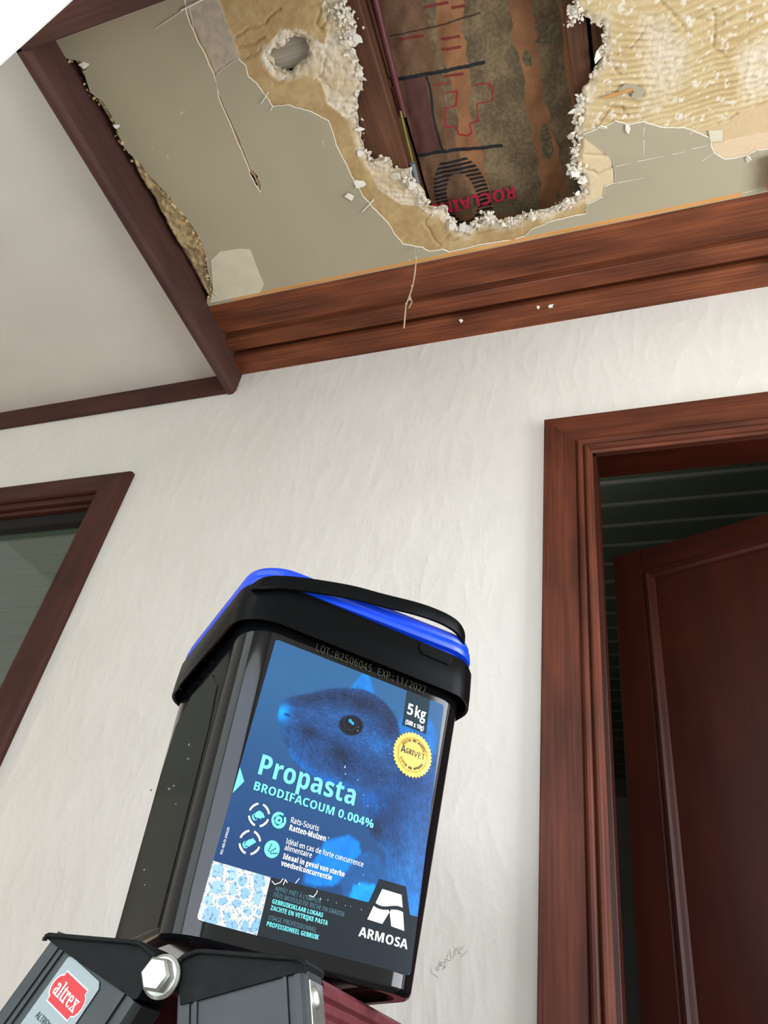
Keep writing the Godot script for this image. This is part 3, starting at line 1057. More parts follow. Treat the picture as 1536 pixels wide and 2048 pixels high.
# ----------------------------------------------------------------- beams, crown boards, trims
func build_trim():
	# long beam running out from the wall, with a softened lower edge
	var b = structure("trim_1", "long dark brown beam between the white and the broken ceiling", "beam", Vector3(-1.08, 2.525, 0.46))
	var st := begin()
	var prof := [Vector2(0.001, 0), Vector2(0.014, 0.0), Vector2(0.018, 0.002), Vector2(0.0235, 0.014), Vector2(0.0235, 0.14), Vector2(0, 0.14), Vector2(0, 0.001)]
	sweep(st, prof, Vector3(-0.0115, 0, -0.46), Vector3.RIGHT, Vector3.UP, Vector3.BACK, 0.0, 1.0)
	put("board", done(st), M.beam, b)
	var nb = structure("trim_2", "dark brown cross beam closing the near end of the broken ceiling", "beam", Vector3(0.055, 2.525, 0.97))
	st = begin()
	bx(st, Vector3(-1.145, 0, -0.052), Vector3(1.145, 0.14, 0.052), 0.003, 0)
	put("board", done(st), M.beam, nb)
	# board on the wall below the white ceiling
	var lt = structure("trim_3", "plain brown board on the wall under the white ceiling", "trim", Vector3(-1.8, 2.5287, 0))
	st = begin()
	bx(st, Vector3(-0.7, 0, 0.0), Vector3(0.7085, 0.078, 0.013), 0.003, 0)
	put("board", done(st), M.frame, lt)
	# crown: flat boards laid in steps on the ceiling along the wall
	var c = structure("trim_4", "stepped reddish brown crown boards between the wall and the broken ceiling", "crown moulding", Vector3(0, 0, 0))
	var lo := -1.068
	var hi := X1
	var mk := func(called, pr, m, uo):
		var s2 := begin()
		sweep(s2, pr, Vector3.ZERO, Vector3.BACK, Vector3.UP, Vector3.RIGHT, lo, hi, 0, 0, uo)
		put(called, done(s2), m, c)
	mk.call("wall_board", [Vector2(0.0, 2.607), Vector2(0.058, 2.607), Vector2(0.0615, 2.609), Vector2(0.0634, 2.613), Vector2(0.0634, 2.626), Vector2(0.062, 2.629), Vector2(0.062, 2.65), Vector2(0, 2.65)], M.crown, Vector2(0.1, 0.02))
	mk.call("bead", [Vector2(0.062, 2.640), Vector2(0.072, 2.640), Vector2(0.0735, 2.624), Vector2(0.076, 2.6215), Vector2(0.105, 2.6195), Vector2(0.111, 2.6200), Vector2(0.1155, 2.6225), Vector2(0.118, 2.6265), Vector2(0.1185, 2.632), Vector2(0.121, 2.637), Vector2(0.128, 2.639), Vector2(0.134, 2.639), Vector2(0.134, 2.65), Vector2(0.062, 2.65)], M.crown, Vector2(0.5, 0.31))
	mk.call("broad_board", [Vector2(0.134, 2.630), Vector2(0.136, 2.628), Vector2(0.168, 2.6295), Vector2(0.202, 2.6270), Vector2(0.207, 2.6270), Vector2(0.2125, 2.6285), Vector2(0.219, 2.6335), Vector2(0.2275, 2.6345), Vector2(0.2275, 2.65), Vector2(0.134, 2.65)], M.crown, Vector2(0.3, 0.57))
	st = begin()
	sweep(st, [Vector2(0.2265, 2.6325), Vector2(0.2330, 2.6325), Vector2(0.2345, 2.634), Vector2(0.2345, 2.64), Vector2(0.2275, 2.64)], Vector3.ZERO, Vector3.BACK, Vector3.UP, Vector3.RIGHT, -0.99, 0.26)
	put("raw_edge", done(st), M.raw, c)
	# raw split timber end at the far right of the crown
	st = begin()
	var q := on_y(1541, 350, CEIL)
	for k in 7:
		var dz := 0.011 * k - 0.03
		bx(st, Vector3(q.x - 0.004 + rng.randf_range(-0.006, 0.002), CEIL - 0.03, q.z + dz), Vector3(q.x + 0.06, CEIL - 0.004 + rng.randf_range(-0.003, 0.003), q.z + dz + 0.0105), 0.002, 0)
	put("split_end", done(st), M.splinter, c)

# ----------------------------------------------------------------- door
func casing(st, o: Vector3, across: Vector3, along: Vector3, len: float, m0: float, m1: float, uo):
	var prof := [Vector2(0, 0), Vector2(0, 0.017), Vector2(0.002, 0.019), Vector2(0.066, 0.019), Vector2(0.068, 0.0155), Vector2(0.070, 0.020), Vector2(0.0735, 0.0235), Vector2(0.078, 0.0235), Vector2(0.0815, 0.0195), Vector2(0.083, 0.016), Vector2(0.0845, 0.0195), Vector2(0.0875, 0.0225), Vector2(0.0915, 0.0220), Vector2(0.0945, 0.018), Vector2(0.0955, 0.013), Vector2(0.1, 0.011), Vector2(0.1, 0)]
	sweep(st, prof, o, across, Vector3.BACK, along, 0, len, m0, m1, uo)

func build_door():
	var d = structure("door_1", "reddish brown moulded door frame with its panelled door standing ajar", "door", Vector3(DOOR_L, 0, 0))
	var ol := -0.0995
	var top := DOOR_T + 0.1115
	var w := DOOR_R - DOOR_L
	var st := begin()
	casing(st, Vector3(ol, 0, 0), Vector3.RIGHT, Vector3.UP, top, 0, -1.115, Vector2(0, 0))
	put("casing", done(st), M.casing, d)
	st = begin()
	casing(st, Vector3(w + 0.0995, 0, 0), Vector3.LEFT, Vector3.UP, top, 0, -1.115, Vector2(0.4, 0.3))
	put("casing", done(st), M.casing, d)
	st = begin()
	casing(st, Vector3(ol, top, 0), Vector3.DOWN * 1.115, Vector3.RIGHT, w + 0.199, 1.0, -1.0, Vector2(0.2, 0.6))
	put("casing", done(st), M.casing, d)
	# lining of the opening
	st = begin()
	bx(st, Vector3(-0.001, 0, -0.062), Vector3(0.008, DOOR_T, 0.008), 0.001, 1)
	put("jamb", done(st), M.leaf, d)
	st = begin()
	bx(st, Vector3(w - 0.008, 0, -0.062), Vector3(w + 0.001, DOOR_T, 0.008), 0.001, 1)
	put("jamb", done(st), M.leaf, d)
	st = begin()
	bx(st, Vector3(0, DOOR_T - 0.008, -0.062), Vector3(w, DOOR_T + 0.001, 0.008), 0.001, 0)
	put("head_lining", done(st), M.leaf, d)
	# leaf, hinged on the right and swung into the dark room
	var lw := 0.876
	var lh := 2.115
	var leaf := Node3D.new()
	leaf.name = "leaf"
	d.add_child(leaf)
	leaf.position = Vector3(w - 0.005, 0, -0.03)
	leaf.rotation.y = deg_to_rad(-21.3)
	# local x runs from the hinge (0) to the free edge (-lw); the room side is +z
	st = begin()
	bx(st, Vector3(-lw, 0.01, -0.04), Vector3(0, lh, -0.014), 0.002, 1)
	put("panel", done(st), M.leaf, leaf)
	st = begin()
	bx(st, Vector3(-lw, 0.01, -0.0142), Vector3(-lw + 0.072, lh, 0), 0.004, 1)
	put("stile", done(st), M.leaf, leaf)
	st = begin()
	bx(st, Vector3(-0.09, 0.01, -0.0142), Vector3(0, lh, 0), 0.004, 1)
	put("stile", done(st), M.leaf, leaf)
	st = begin()
	bx(st, Vector3(-lw + 0.072, lh - 0.062, -0.0142), Vector3(-0.09, lh, 0), 0.004, 0)
	put("rail", done(st), M.leaf, leaf)
	st = begin()
	bx(st, Vector3(-lw + 0.072, 0.01, -0.0142), Vector3(-0.09, 0.2, 0), 0.004, 0)
	put("rail", done(st), M.leaf, leaf)
	# moulding round the panel
	var mp := [Vector2(0, -0.014), Vector2(0, -0.003), Vector2(0.004, 0.002), Vector2(0.009, 0.002), Vector2(0.013, -0.004), Vector2(0.019, -0.008), Vector2(0.022, -0.013)]
	var a := -lw + 0.072
	var bb := -0.09
	st = begin()
	sweep(st, mp, Vector3(a, 0.2, 0), Vector3.RIGHT, Vector3.BACK, Vector3.UP, 0, lh - 0.262, 1, -1)
	put("moulding", done(st), M.leaf, leaf)
	st = begin()
	sweep(st, mp, Vector3(bb, 0.2, 0), Vector3.LEFT, Vector3.BACK, Vector3.UP, 0, lh - 0.262, 1, -1)
	put("moulding", done(st), M.leaf, leaf)
	st = begin()
	sweep(st, mp, Vector3(a, lh - 0.062, 0), Vector3.DOWN, Vector3.BACK, Vector3.RIGHT, 0, bb - a, 1, -1)
	put("moulding", done(st), M.leaf, leaf)

# ----------------------------------------------------------------- window on the left
func build_window():
	var w = structure("window_1", "dark brown framed window with green slats showing behind its glass", "window", Vector3(WIN_R, WIN_T, 0))
	var L := WIN_R - WIN_L
	var H := WIN_T - WIN_B
	var prof := [Vector2(0.0, 0), Vector2(0, 0.012), Vector2(0.004, 0.018), Vector2(0.012, 0.021), Vector2(0.078, 0.021), Vector2(0.086, 0.017), Vector2(0.0895, 0.010), Vector2(0.0895, 0.0)]
	var k := 0.66
	var st := begin()
	sweep(st, prof, Vector3(0.0895, 0.059, 0), Vector3.LEFT, Vector3.BACK, Vector3.DOWN, 0, H + 0.118, k, -k)
	put("casing", done(st), M.frame, w)
	st = begin()
	sweep(st, prof, Vector3(-L - 0.0895, 0.059, 0), Vector3.RIGHT, Vector3.BACK, Vector3.DOWN, 0, H + 0.118, k, -k, Vector2(0.3, 0.2))
	put("casing", done(st), M.frame, w)
	st = begin()
	sweep(st, prof, Vector3(0.0895, 0.059, 0), Vector3.DOWN * k, Vector3.BACK, Vector3.LEFT, 0, L + 0.179, 1, -1, Vector2(0.6, 0.4))
	put("casing", done(st), M.frame, w)
	st = begin()
	sweep(st, prof, Vector3(0.0895, -H - 0.059, 0), Vector3.UP * k, Vector3.BACK, Vector3.LEFT, 0, L + 0.179, 1, -1, Vector2(0.6, 0.7))
	put("casing", done(st), M.frame, w)
	# sash, set back in the opening in two steps
	for n in [[0.0, 0.018, -0.03, 0.004], [0.018, 0.012, -0.045, -0.010], [0.030, 0.036, -0.058, -0.026]]:
		st = begin()
		var i: float = n[0]
		var t: float = n[1]
		bx(st, Vector3(-L + i, -i - t, n[2]), Vector3(-i, -i, n[3]), 0.003, 0)
		bx(st, Vector3(-L + i, -H + i, n[2]), Vector3(-i, -H + i + t, n[3]), 0.003, 0)
		if i < 0.02:
			bx(st, Vector3(-i - 0.006, -H + i, n[2]), Vector3(-i, -i, n[3]), 0.002, 1)
			bx(st, Vector3(-L + i, -H + i, n[2]), Vector3(-L + i + t, -i, n[3]), 0.003, 1)
		put("sash", done(st), M.dark if i > 0.025 else M.frame, w)
	put("glass", box_mesh(Vector3(-L, -H + 0.05, -0.056), Vector3(0, -0.05, -0.052), 0.0005), M.glass, w)

# ----------------------------------------------------------------- rooms behind the wall
func slat_ceiling(called, label, x0, x1, y, zfirst, pitch, n, gap, m, mj, depth):
	var c = structure(called, label, "ceiling", Vector3((x0 + x1) / 2, y, zfirst))
	var hx: float = (x1 - x0) / 2
	var mesh := box_mesh(Vector3(-hx, 0, -pitch + gap), Vector3(hx, 0.012, 0), 0.003, 0)
	for k in n:
		put("plank", mesh, m, c, Transform3D(Basis.IDENTITY, Vector3(0, 0, (3 - k) * pitch)))
	put("joint_backing", box_mesh(Vector3(-hx, depth, -n * pitch), Vector3(hx, depth + 0.006, 4 * pitch)), mj, c)

func build_back_rooms():
	slat_ceiling("ceiling_3", "plank ceiling with pale joints in the unlit room beyond the open door", -0.7, X1, 2.48, -0.498, 0.0999, 26, 0.014, M.slat_green, M.slat_strip, 0.003)
	slat_ceiling("ceiling_4", "green plank ceiling with dark joints beyond the brown window", -4.6, -0.76, 2.4, -0.616, 0.108, 24, 0.010, M.slat_green, M.slat_joint, 0.006)
	pieces("wall_far", "plain far wall of the rooms beyond the door and window", "wall", [[Vector3(-4.74, 0, -3.2), Vector3(X1 + 0.14, TOP, -3.06)]], M.plain)
	pieces("wall_between", "partition wall between the rooms beyond the door and window", "wall", [[Vector3(-0.75, 0, -3.06), Vector3(-0.70, TOP, -0.06)]], M.plain)
	pieces("wall_outer_left", "outer side wall of the room beyond the brown window", "wall", [[Vector3(-4.74, 0, -3.06), Vector3(-4.6, TOP, -0.06)], [Vector3(-4.74, 0, -0.06), Vector3(X0 - 0.14, TOP, 0.0)]], M.plain)
	pieces("wall_outer_right", "outer side wall of the room beyond the open door", "wall", [[Vector3(X1, 0, -3.06), Vector3(X1 + 0.14, TOP, -0.06)]], M.plain)

	add_fill_lamp("fill_lamp", "small unseen fill lamp added to brighten the room beyond the brown window", Vector3(-1.1, 1.9, -2.6), 0.09, Color(1.0, 0.98, 0.92))  # added out-of-view fill light that lifts the green planks

# ----------------------------------------------------------------- the blown-out white panel at the upper left
func add_fill_lamp(called, label, at, energy, col):
	var l = thing(called, label, "lamp", at)
	var st := begin()
	lathe(st, [Vector2(0.02, 0.05), Vector2(0.09, 0.05), Vector2(0.1, 0.02), Vector2(0.06, 0.0), Vector2(0.02, 0.0)], Vector3.ZERO, Vector3.UP, 20, [0, 1])
	put("shade", done(st), M.shade, l)
	var o := OmniLight3D.new()
	o.name = called + "_light"
	add_child(o)
	o.position = at + Vector3(0, -0.06, 0)
	o.light_energy = energy
	o.light_color = col
	o.light_size = 0.06
	o.omni_range = 12.0
	o.omni_attenuation = 2.0
	o.shadow_enabled = true

func build_glass_door():
	var edge := Vector3(-0.727, 0, 1.016)
	var far := Vector3(-0.87, 0, 1.76)
	var along := (far - edge).normalized()
	var face := along.cross(Vector3.UP).normalized()
	if face.x < 0:
		face = -face
	var d = structure("door_2", "tall white frosted glass door leaf glowing with daylight in front of the beam", "door", edge)
	d.transform = Transform3D(Basis(along, Vector3.UP, face), edge)
	var w := edge.distance_to(far)
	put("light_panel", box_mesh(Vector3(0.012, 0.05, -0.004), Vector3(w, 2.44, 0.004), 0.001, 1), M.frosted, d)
	put("edge_strip", box_mesh(Vector3(0.0, 0.05, -0.007), Vector3(0.012, 2.44, 0.007), 0.002, 1), M.pvc, d)
	area_light("panel_light", Transform3D(Basis(along, Vector3.UP, face).rotated(Vector3.UP, 0.0) * Basis(Vector3.UP, PI), edge + along * (w * 0.5) + face * 0.02 + Vector3.UP * 1.3), Vector2(w, 2.2), 0.15, Color(0.95, 1.0, 0.98))
	put("post", box_mesh(Vector3(w, 0.0, -0.03), Vector3(w + 0.06, 2.6, 0.03), 0.004, 1), M.pvc, d)

# ----------------------------------------------------------------- warm lamp left of the window
func build_lamp():
	var at := Vector3(-1.85, 0.85, 0.3)
	var l = thing("wall_lamp", "warm shaded wall lamp beside the brown window", "lamp", at)
	var st := begin()
	lathe(st, [Vector2(0.05, -0.09), Vector2(0.1, -0.09), Vector2(0.07, 0.09), Vector2(0.05, 0.09)], Vector3.ZERO, Vector3.UP, 24, [0, 1, 2])
	put("shade", done(st), M.shade, l)
	st = begin()
	tube(st, [Vector3(0, 0, 0), Vector3(0, -0.12, -0.02), Vector3(-0.1, -0.14, -0.28), Vector3(-0.1, -0.14, -0.3)], 0.008, 10)
	put("arm", done(st), M.steel, l)
	var o := OmniLight3D.new()
	o.name = "lamp_light"
	add_child(o)
	o.position = at + Vector3(0, 0.13, 0)
	o.light_energy = 0.09
	o.light_color = Color(1.0, 0.72, 0.42)
	o.light_size = 0.05
	o.omni_range = 12.0
	o.omni_attenuation = 2.0
	o.shadow_enabled = true

# ----------------------------------------------------------------- step ladder
func build_ladder():
	var k := Vector3(-0.059, 0, -0.998).normalized()       # away from the camera, along the treads
	var ex := Vector3(0.998, 0, -0.059).normalized()
	var o := on_plane(331, 1956, Vector3(-0.3, 1.0, 1.2 - 0.474), k)   # hinge bolt
	var t = thing("step_ladder", "grey aluminium double step ladder with maroon treads under the bucket", "ladder", Vector3(o.x, 0, o.z))
	t.transform = Transform3D(Basis(ex, Vector3.UP, -k), Vector3(o.x, 0, o.z))
	var on := func(px, py) -> Vector2:
		var p: Vector3 = on_plane(px, py, o, k)
		return Vector2((p - t.position).dot(ex), p.y)
	var TOPY := 1.0592
	var wid := 0.46
	var th := 0.03
	# plastic caps, near and far
	var caps := [[[97, 1878], [99, 1871], [106, 1867], [270, 1881], [288, 1885], [318, 1909], [321, 1918], [317, 1928], [278, 1997], [270, 2000], [120, 1897]],
		[[359, 1930], [362, 1921], [375, 1909], [400, 1900], [412, 1899], [600, 1914], [612, 1920], [617, 1929], [612, 1942], [500, 1973], [363, 2011]]]
	for s in 2:
		var poly := PackedVector2Array()
		for p in caps[s]:
			poly.append(on.call(p[0], p[1]))
		for side in 2:
			var st := begin()
			var z: float = 0.002 if side == 0 else -wid - 0.002
			slab(st, poly, Vector3(0, 0, 0), Vector3.RIGHT, Vector3.UP, Vector3.BACK, z - (th + 0.004 if side == 0 else 0.0), z + (0.0 if side == 0 else th + 0.004))
			put("cap", done(st), M.cap, t)
			# raised rim along the top of the cap
			st = begin()
			var n := 7 if s == 0 else 8
			for i in n:
				var a: Vector2 = poly[i]
				var b: Vector2 = poly[i + 1]
				var zz := z + (0.0015 if side == 0 else th + 0.004)
				tube(st, [Vector3(a.x, a.y - 0.0016, zz), Vector3(b.x, b.y - 0.0016, zz)], 0.0016, 6)
			put("cap_rim", done(st), M.cap, t)
	# rails: grooved profile, leaning outwards
	var rail := [Vector2(-0.042, 0), Vector2(-0.041, 0.0005), Vector2(-0.034, 0.0005), Vector2(-0.0335, -0.0008), Vector2(-0.0315, -0.0008), Vector2(-0.031, 0.0012), Vector2(-0.029, 0.0012), Vector2(-0.0285, -0.0004), Vector2(0.0255, -0.0004), Vector2(0.026, 0.0012), Vector2(0.028, 0.0012), Vector2(0.0285, -0.0008), Vector2(0.0325, -0.0008), Vector2(0.033, 0.0008), Vector2(0.0365, 0.0008), Vector2(0.0385, -0.001), Vector2(0.0405, -0.003), Vector2(0.0405, -0.028), Vector2(-0.042, -0.028)]
	var set_up := [
		{"a": on.call(104, 1880), "lean": deg_to_rad(-24.0), "side": -1},
		{"a": on.call(613, 1942), "lean": deg_to_rad(17.0), "side": 1}]
	for q in set_up:
		var lean: float = q.lean
		var down := Vector3(sin(lean), -cos(lean), 0)
		var across := Vector3(cos(lean), sin(lean), 0)
		var c: Vector3
		if q.side < 0:
			c = Vector3(q.a.x, q.a.y, 0) + across * 0.042
		else:
			c = Vector3(q.a.x, q.a.y, 0) - across * 0.0405
		var length: float = (c.y - 0.03) / cos(lean)
		for side in 2:
			var st := begin()
			var z: float = 0.0 if side == 0 else -wid
			var lift := -0.006 if q.side < 0 else -0.003
			if side == 0:
				sweep(st, rail, c + Vector3(0, 0, z), across, Vector3.BACK, down, lift, length)
			else:
				sweep(st, rail, c + Vector3(0, 0, z), across, Vector3.FORWARD, down, lift, length)
			var rl = put("rail", done(st), M.alu, t)
			st = begin()
			bx(st, Vector3(-0.03, 0, -0.022), Vector3(0.06, 0.04, 0.022), 0.004)
			put("foot", done(st), M.cap, rl, Transform3D(Basis.IDENTITY, c + down * length + Vector3(-0.015, -0.03, z + (-0.014 if side == 0 else 0.014))))
			# rivets that hold the treads
			for r in 2:
				st = begin()
				if q.side > 0:
					var rp: Vector3 = c + across * 0.0405 + down * (0.012 + 0.03 * r) + Vector3(0, 0, (z - 0.0125) if side == 0 else (z + 0.0125))
					lathe(st, [Vector2(0.0068, -0.001), Vector2(0.0068, 0.0008), Vector2(0.005, 0.003), Vector2(0.0025, 0.0036), Vector2(0.0, 0.0036)], rp, across, 16, [0])
				else:
					var rp: Vector3 = c + across * 0.0375 + down * (0.075 + 0.05 * r) + Vector3(0, 0, z + 0.0 if side == 0 else z)
					lathe(st, [Vector2(0.0068, -0.002), Vector2(0.0068, 0.0014), Vector2(0.005, 0.003), Vector2(0.0025, 0.0036), Vector2(0.0, 0.0036)], rp, Vector3.BACK if side == 0 else Vector3.FORWARD, 16, [0])
				put("rivet", done(st), M.steel, rl)
		if q.side > 0:
			# pale edge band on the inner side of the near rail
			var st := begin()
			sweep(st, [Vector2(0.0405, -0.0275), Vector2(0.0412, -0.0275), Vector2(0.0412, -0.0035), Vector2(0.0405, -0.0035)], c, across, Vector3.BACK, down, 0.004, 0.12)
			put("steel_strip", done(st), M.steel, t)
		# treads; the top one carries the bucket
		var tops := [TOPY - 0.0005, 0.8, 0.54, 0.28]
		for i in 4:
			var st := begin()
			var ty: float = tops[i]
			var along_down: float = (c.y - ty) / cos(lean)
			var m := c + down * along_down
			var x0: float = m.x - 0.042
			var x1: float = m.x + 0.0415
			if i == 0:
				if q.side < 0:
					x0 = on.call(110, 1868).x
					x1 = on.call(300, 1890).x
				else:
					x0 = on.call(385, 1900).x
					x1 = on.call(617, 1924).x
			var pr := [Vector2(x0, ty - 0.055), Vector2(x0, ty - 0.004), Vector2(x0 + 0.004, ty), Vector2(x1 - 0.0035, ty), Vector2(x1 + 0.0005, ty - 0.003), Vector2(x1 + 0.001, ty - 0.0085), Vector2(x1 - 0.002, ty - 0.011), Vector2(x1 - 0.001, ty - 0.016), Vector2(x1 - 0.003, ty - 0.019), Vector2(x1 + 0.004, ty - 0.055)]
			sweep(st, pr, Vector3(0, 0, -0.028), Vector3.RIGHT, Vector3.UP, Vector3.FORWARD, 0.0045, wid - 0.056 - 0.0045)
			put("tread", done(st), M.tread, t)
	# hinge bolt with hexagon head and washer
	var bo := Vector3(0, o.y, 0.0)
	var st := begin()
	lathe(st, [Vector2(0.0, -0.03), Vector2(0.005, -0.03), Vector2(0.005, 0.004), Vector2(0.0122, 0.004), Vector2(0.0122, 0.0055), Vector2(0.0105, 0.0068), Vector2(0.0085, 0.0072), Vector2(0, 0.0072)], bo, Vector3.BACK, 28, [0, 1, 2, 3, 4])
	put("washer", done(st), M.steel, t)
	st = begin()
	lathe(st, [Vector2(0.0098, 0.0068), Vector2(0.0100, 0.0135), Vector2(0.0084, 0.0152), Vector2(0.0, 0.0152)], bo, Vector3.BACK, 6, [0, 1, 2])
	put("bolt_head", done(st), M.steel, t)
	st = begin()
	bx(st, Vector3(-0.03, o.y - 0.006, -0.012), Vector3(0.03, o.y + 0.006, -0.006), 0.001)
	put("hinge_plate", done(st), M.cap, t)
	# maker's plate on the left near rail
	var lean: float = set_up[0].lean
	var across := Vector3(cos(lean), sin(lean), 0)
	var upw := Vector3(-sin(lean), cos(lean), 0)
	var P := func(px, py) -> Vector2:
		var p: Vector2 = on.call(px, py)
		return Vector2(Vector3(p.x, p.y, 0).dot(across), Vector3(p.x, p.y, 0).dot(upw))
	var plate := Node3D.new()
	plate.name = "maker_plate"
	t.add_child(plate)
	plate.transform = Transform3D(Basis(across, upw, Vector3.BACK), Vector3(0, 0, 0.0))
	var tl: Vector2 = P.call(132, 1924)
	var tr: Vector2 = P.call(205, 1969)
	var y1: float = maxf(tl.y, tr.y)
	print_shape(plate, "plate", [Vector2(tl.x + 0.002, y1), Vector2(tr.x - 0.003, y1), Vector2(tr.x, y1 - 0.003), Vector2(tr.x, y1 - 0.14), Vector2(tl.x - 0.0005, y1 - 0.14), Vector2(tl.x - 0.0005, y1 - 0.002)], M.plate, 0.0001, 0.0006)
	var bw: float = tr.x - tl.x
	var mx: float = (tl.x + tr.x) / 2
	var by: float = y1 - 0.0165
	for e in 2:
		var g := 0.0008 if e == 0 else 0.0
		var hw := bw * 0.43 + g
		var hh := 0.0088 + g
		var pts := PackedVector2Array()
		pts.append(Vector2(mx - hw * 0.74, by + hh))
		pts.append(Vector2(mx + hw * 0.74, by + hh))
		pts.append(Vector2(mx + hw * 0.74, by + hh * 0.72))
		for i in 7:
			var a := lerpf(0.9, -0.9, i / 6.0)
			pts.append(Vector2(mx + hw * (0.72 + 0.28 * cos(a * 1.6)), by + hh * 0.72 * sin(a * 1.6)))
		pts.append(Vector2(mx + hw * 0.74, by - hh * 0.72))
		pts.append(Vector2(mx + hw * 0.74, by - hh))
		pts.append(Vector2(mx - hw * 0.74, by - hh))
		pts.append(Vector2(mx - hw * 0.74, by - hh * 0.72))
		for i in 7:
			var a := lerpf(-0.9, 0.9, i / 6.0)
			pts.append(Vector2(mx - hw * (0.72 + 0.28 * cos(a * 1.6)), by + hh * 0.72 * sin(a * 1.6)))
		pts.append(Vector2(mx - hw * 0.74, by + hh * 0.72))
		print_shape(plate, "badge", pts, M.print_white if e == 0 else M.red, 0.0008 + 0.0002 * e, 0.0002)
	lettering(plate, "altrex", "serif", mx - bw * 0.33, mx + bw * 0.33, by - 0.0045, 0.0088, M.print_white, 0.0013)
	lettering(plate, "ALTREX PRO+", "sans", mx - bw * 0.34, mx + bw * 0.36, by - 0.0195, 0.0038, M.print_ink, 0.0009)
	lettering(plate, "FDO 5", "sans", mx - bw * 0.17, mx + bw * 0.13, by - 0.0255, 0.0034, M.print_ink, 0.0009)
	lettering(plate, "Fallco", "sans", mx - bw * 0.16, mx + bw * 0.13, by - 0.0315, 0.0034, M.print_ink, 0.0009)

# ----------------------------------------------------------------- bucket
func ring(a: float, b: float, rc: float, y: float, n := 9) -> PackedVector3Array:
	var p := PackedVector3Array()
	var sg := [[1, 1], [-1, 1], [-1, -1], [1, -1]]
	for k in 4:
		for i in n + 1:
			var t := PI / 2 * (float(i) / n + k)
			p.append(Vector3(sg[k][0] * (a - rc) + rc * cos(t), y, sg[k][1] * (b - rc) + rc * sin(t)))
	return p

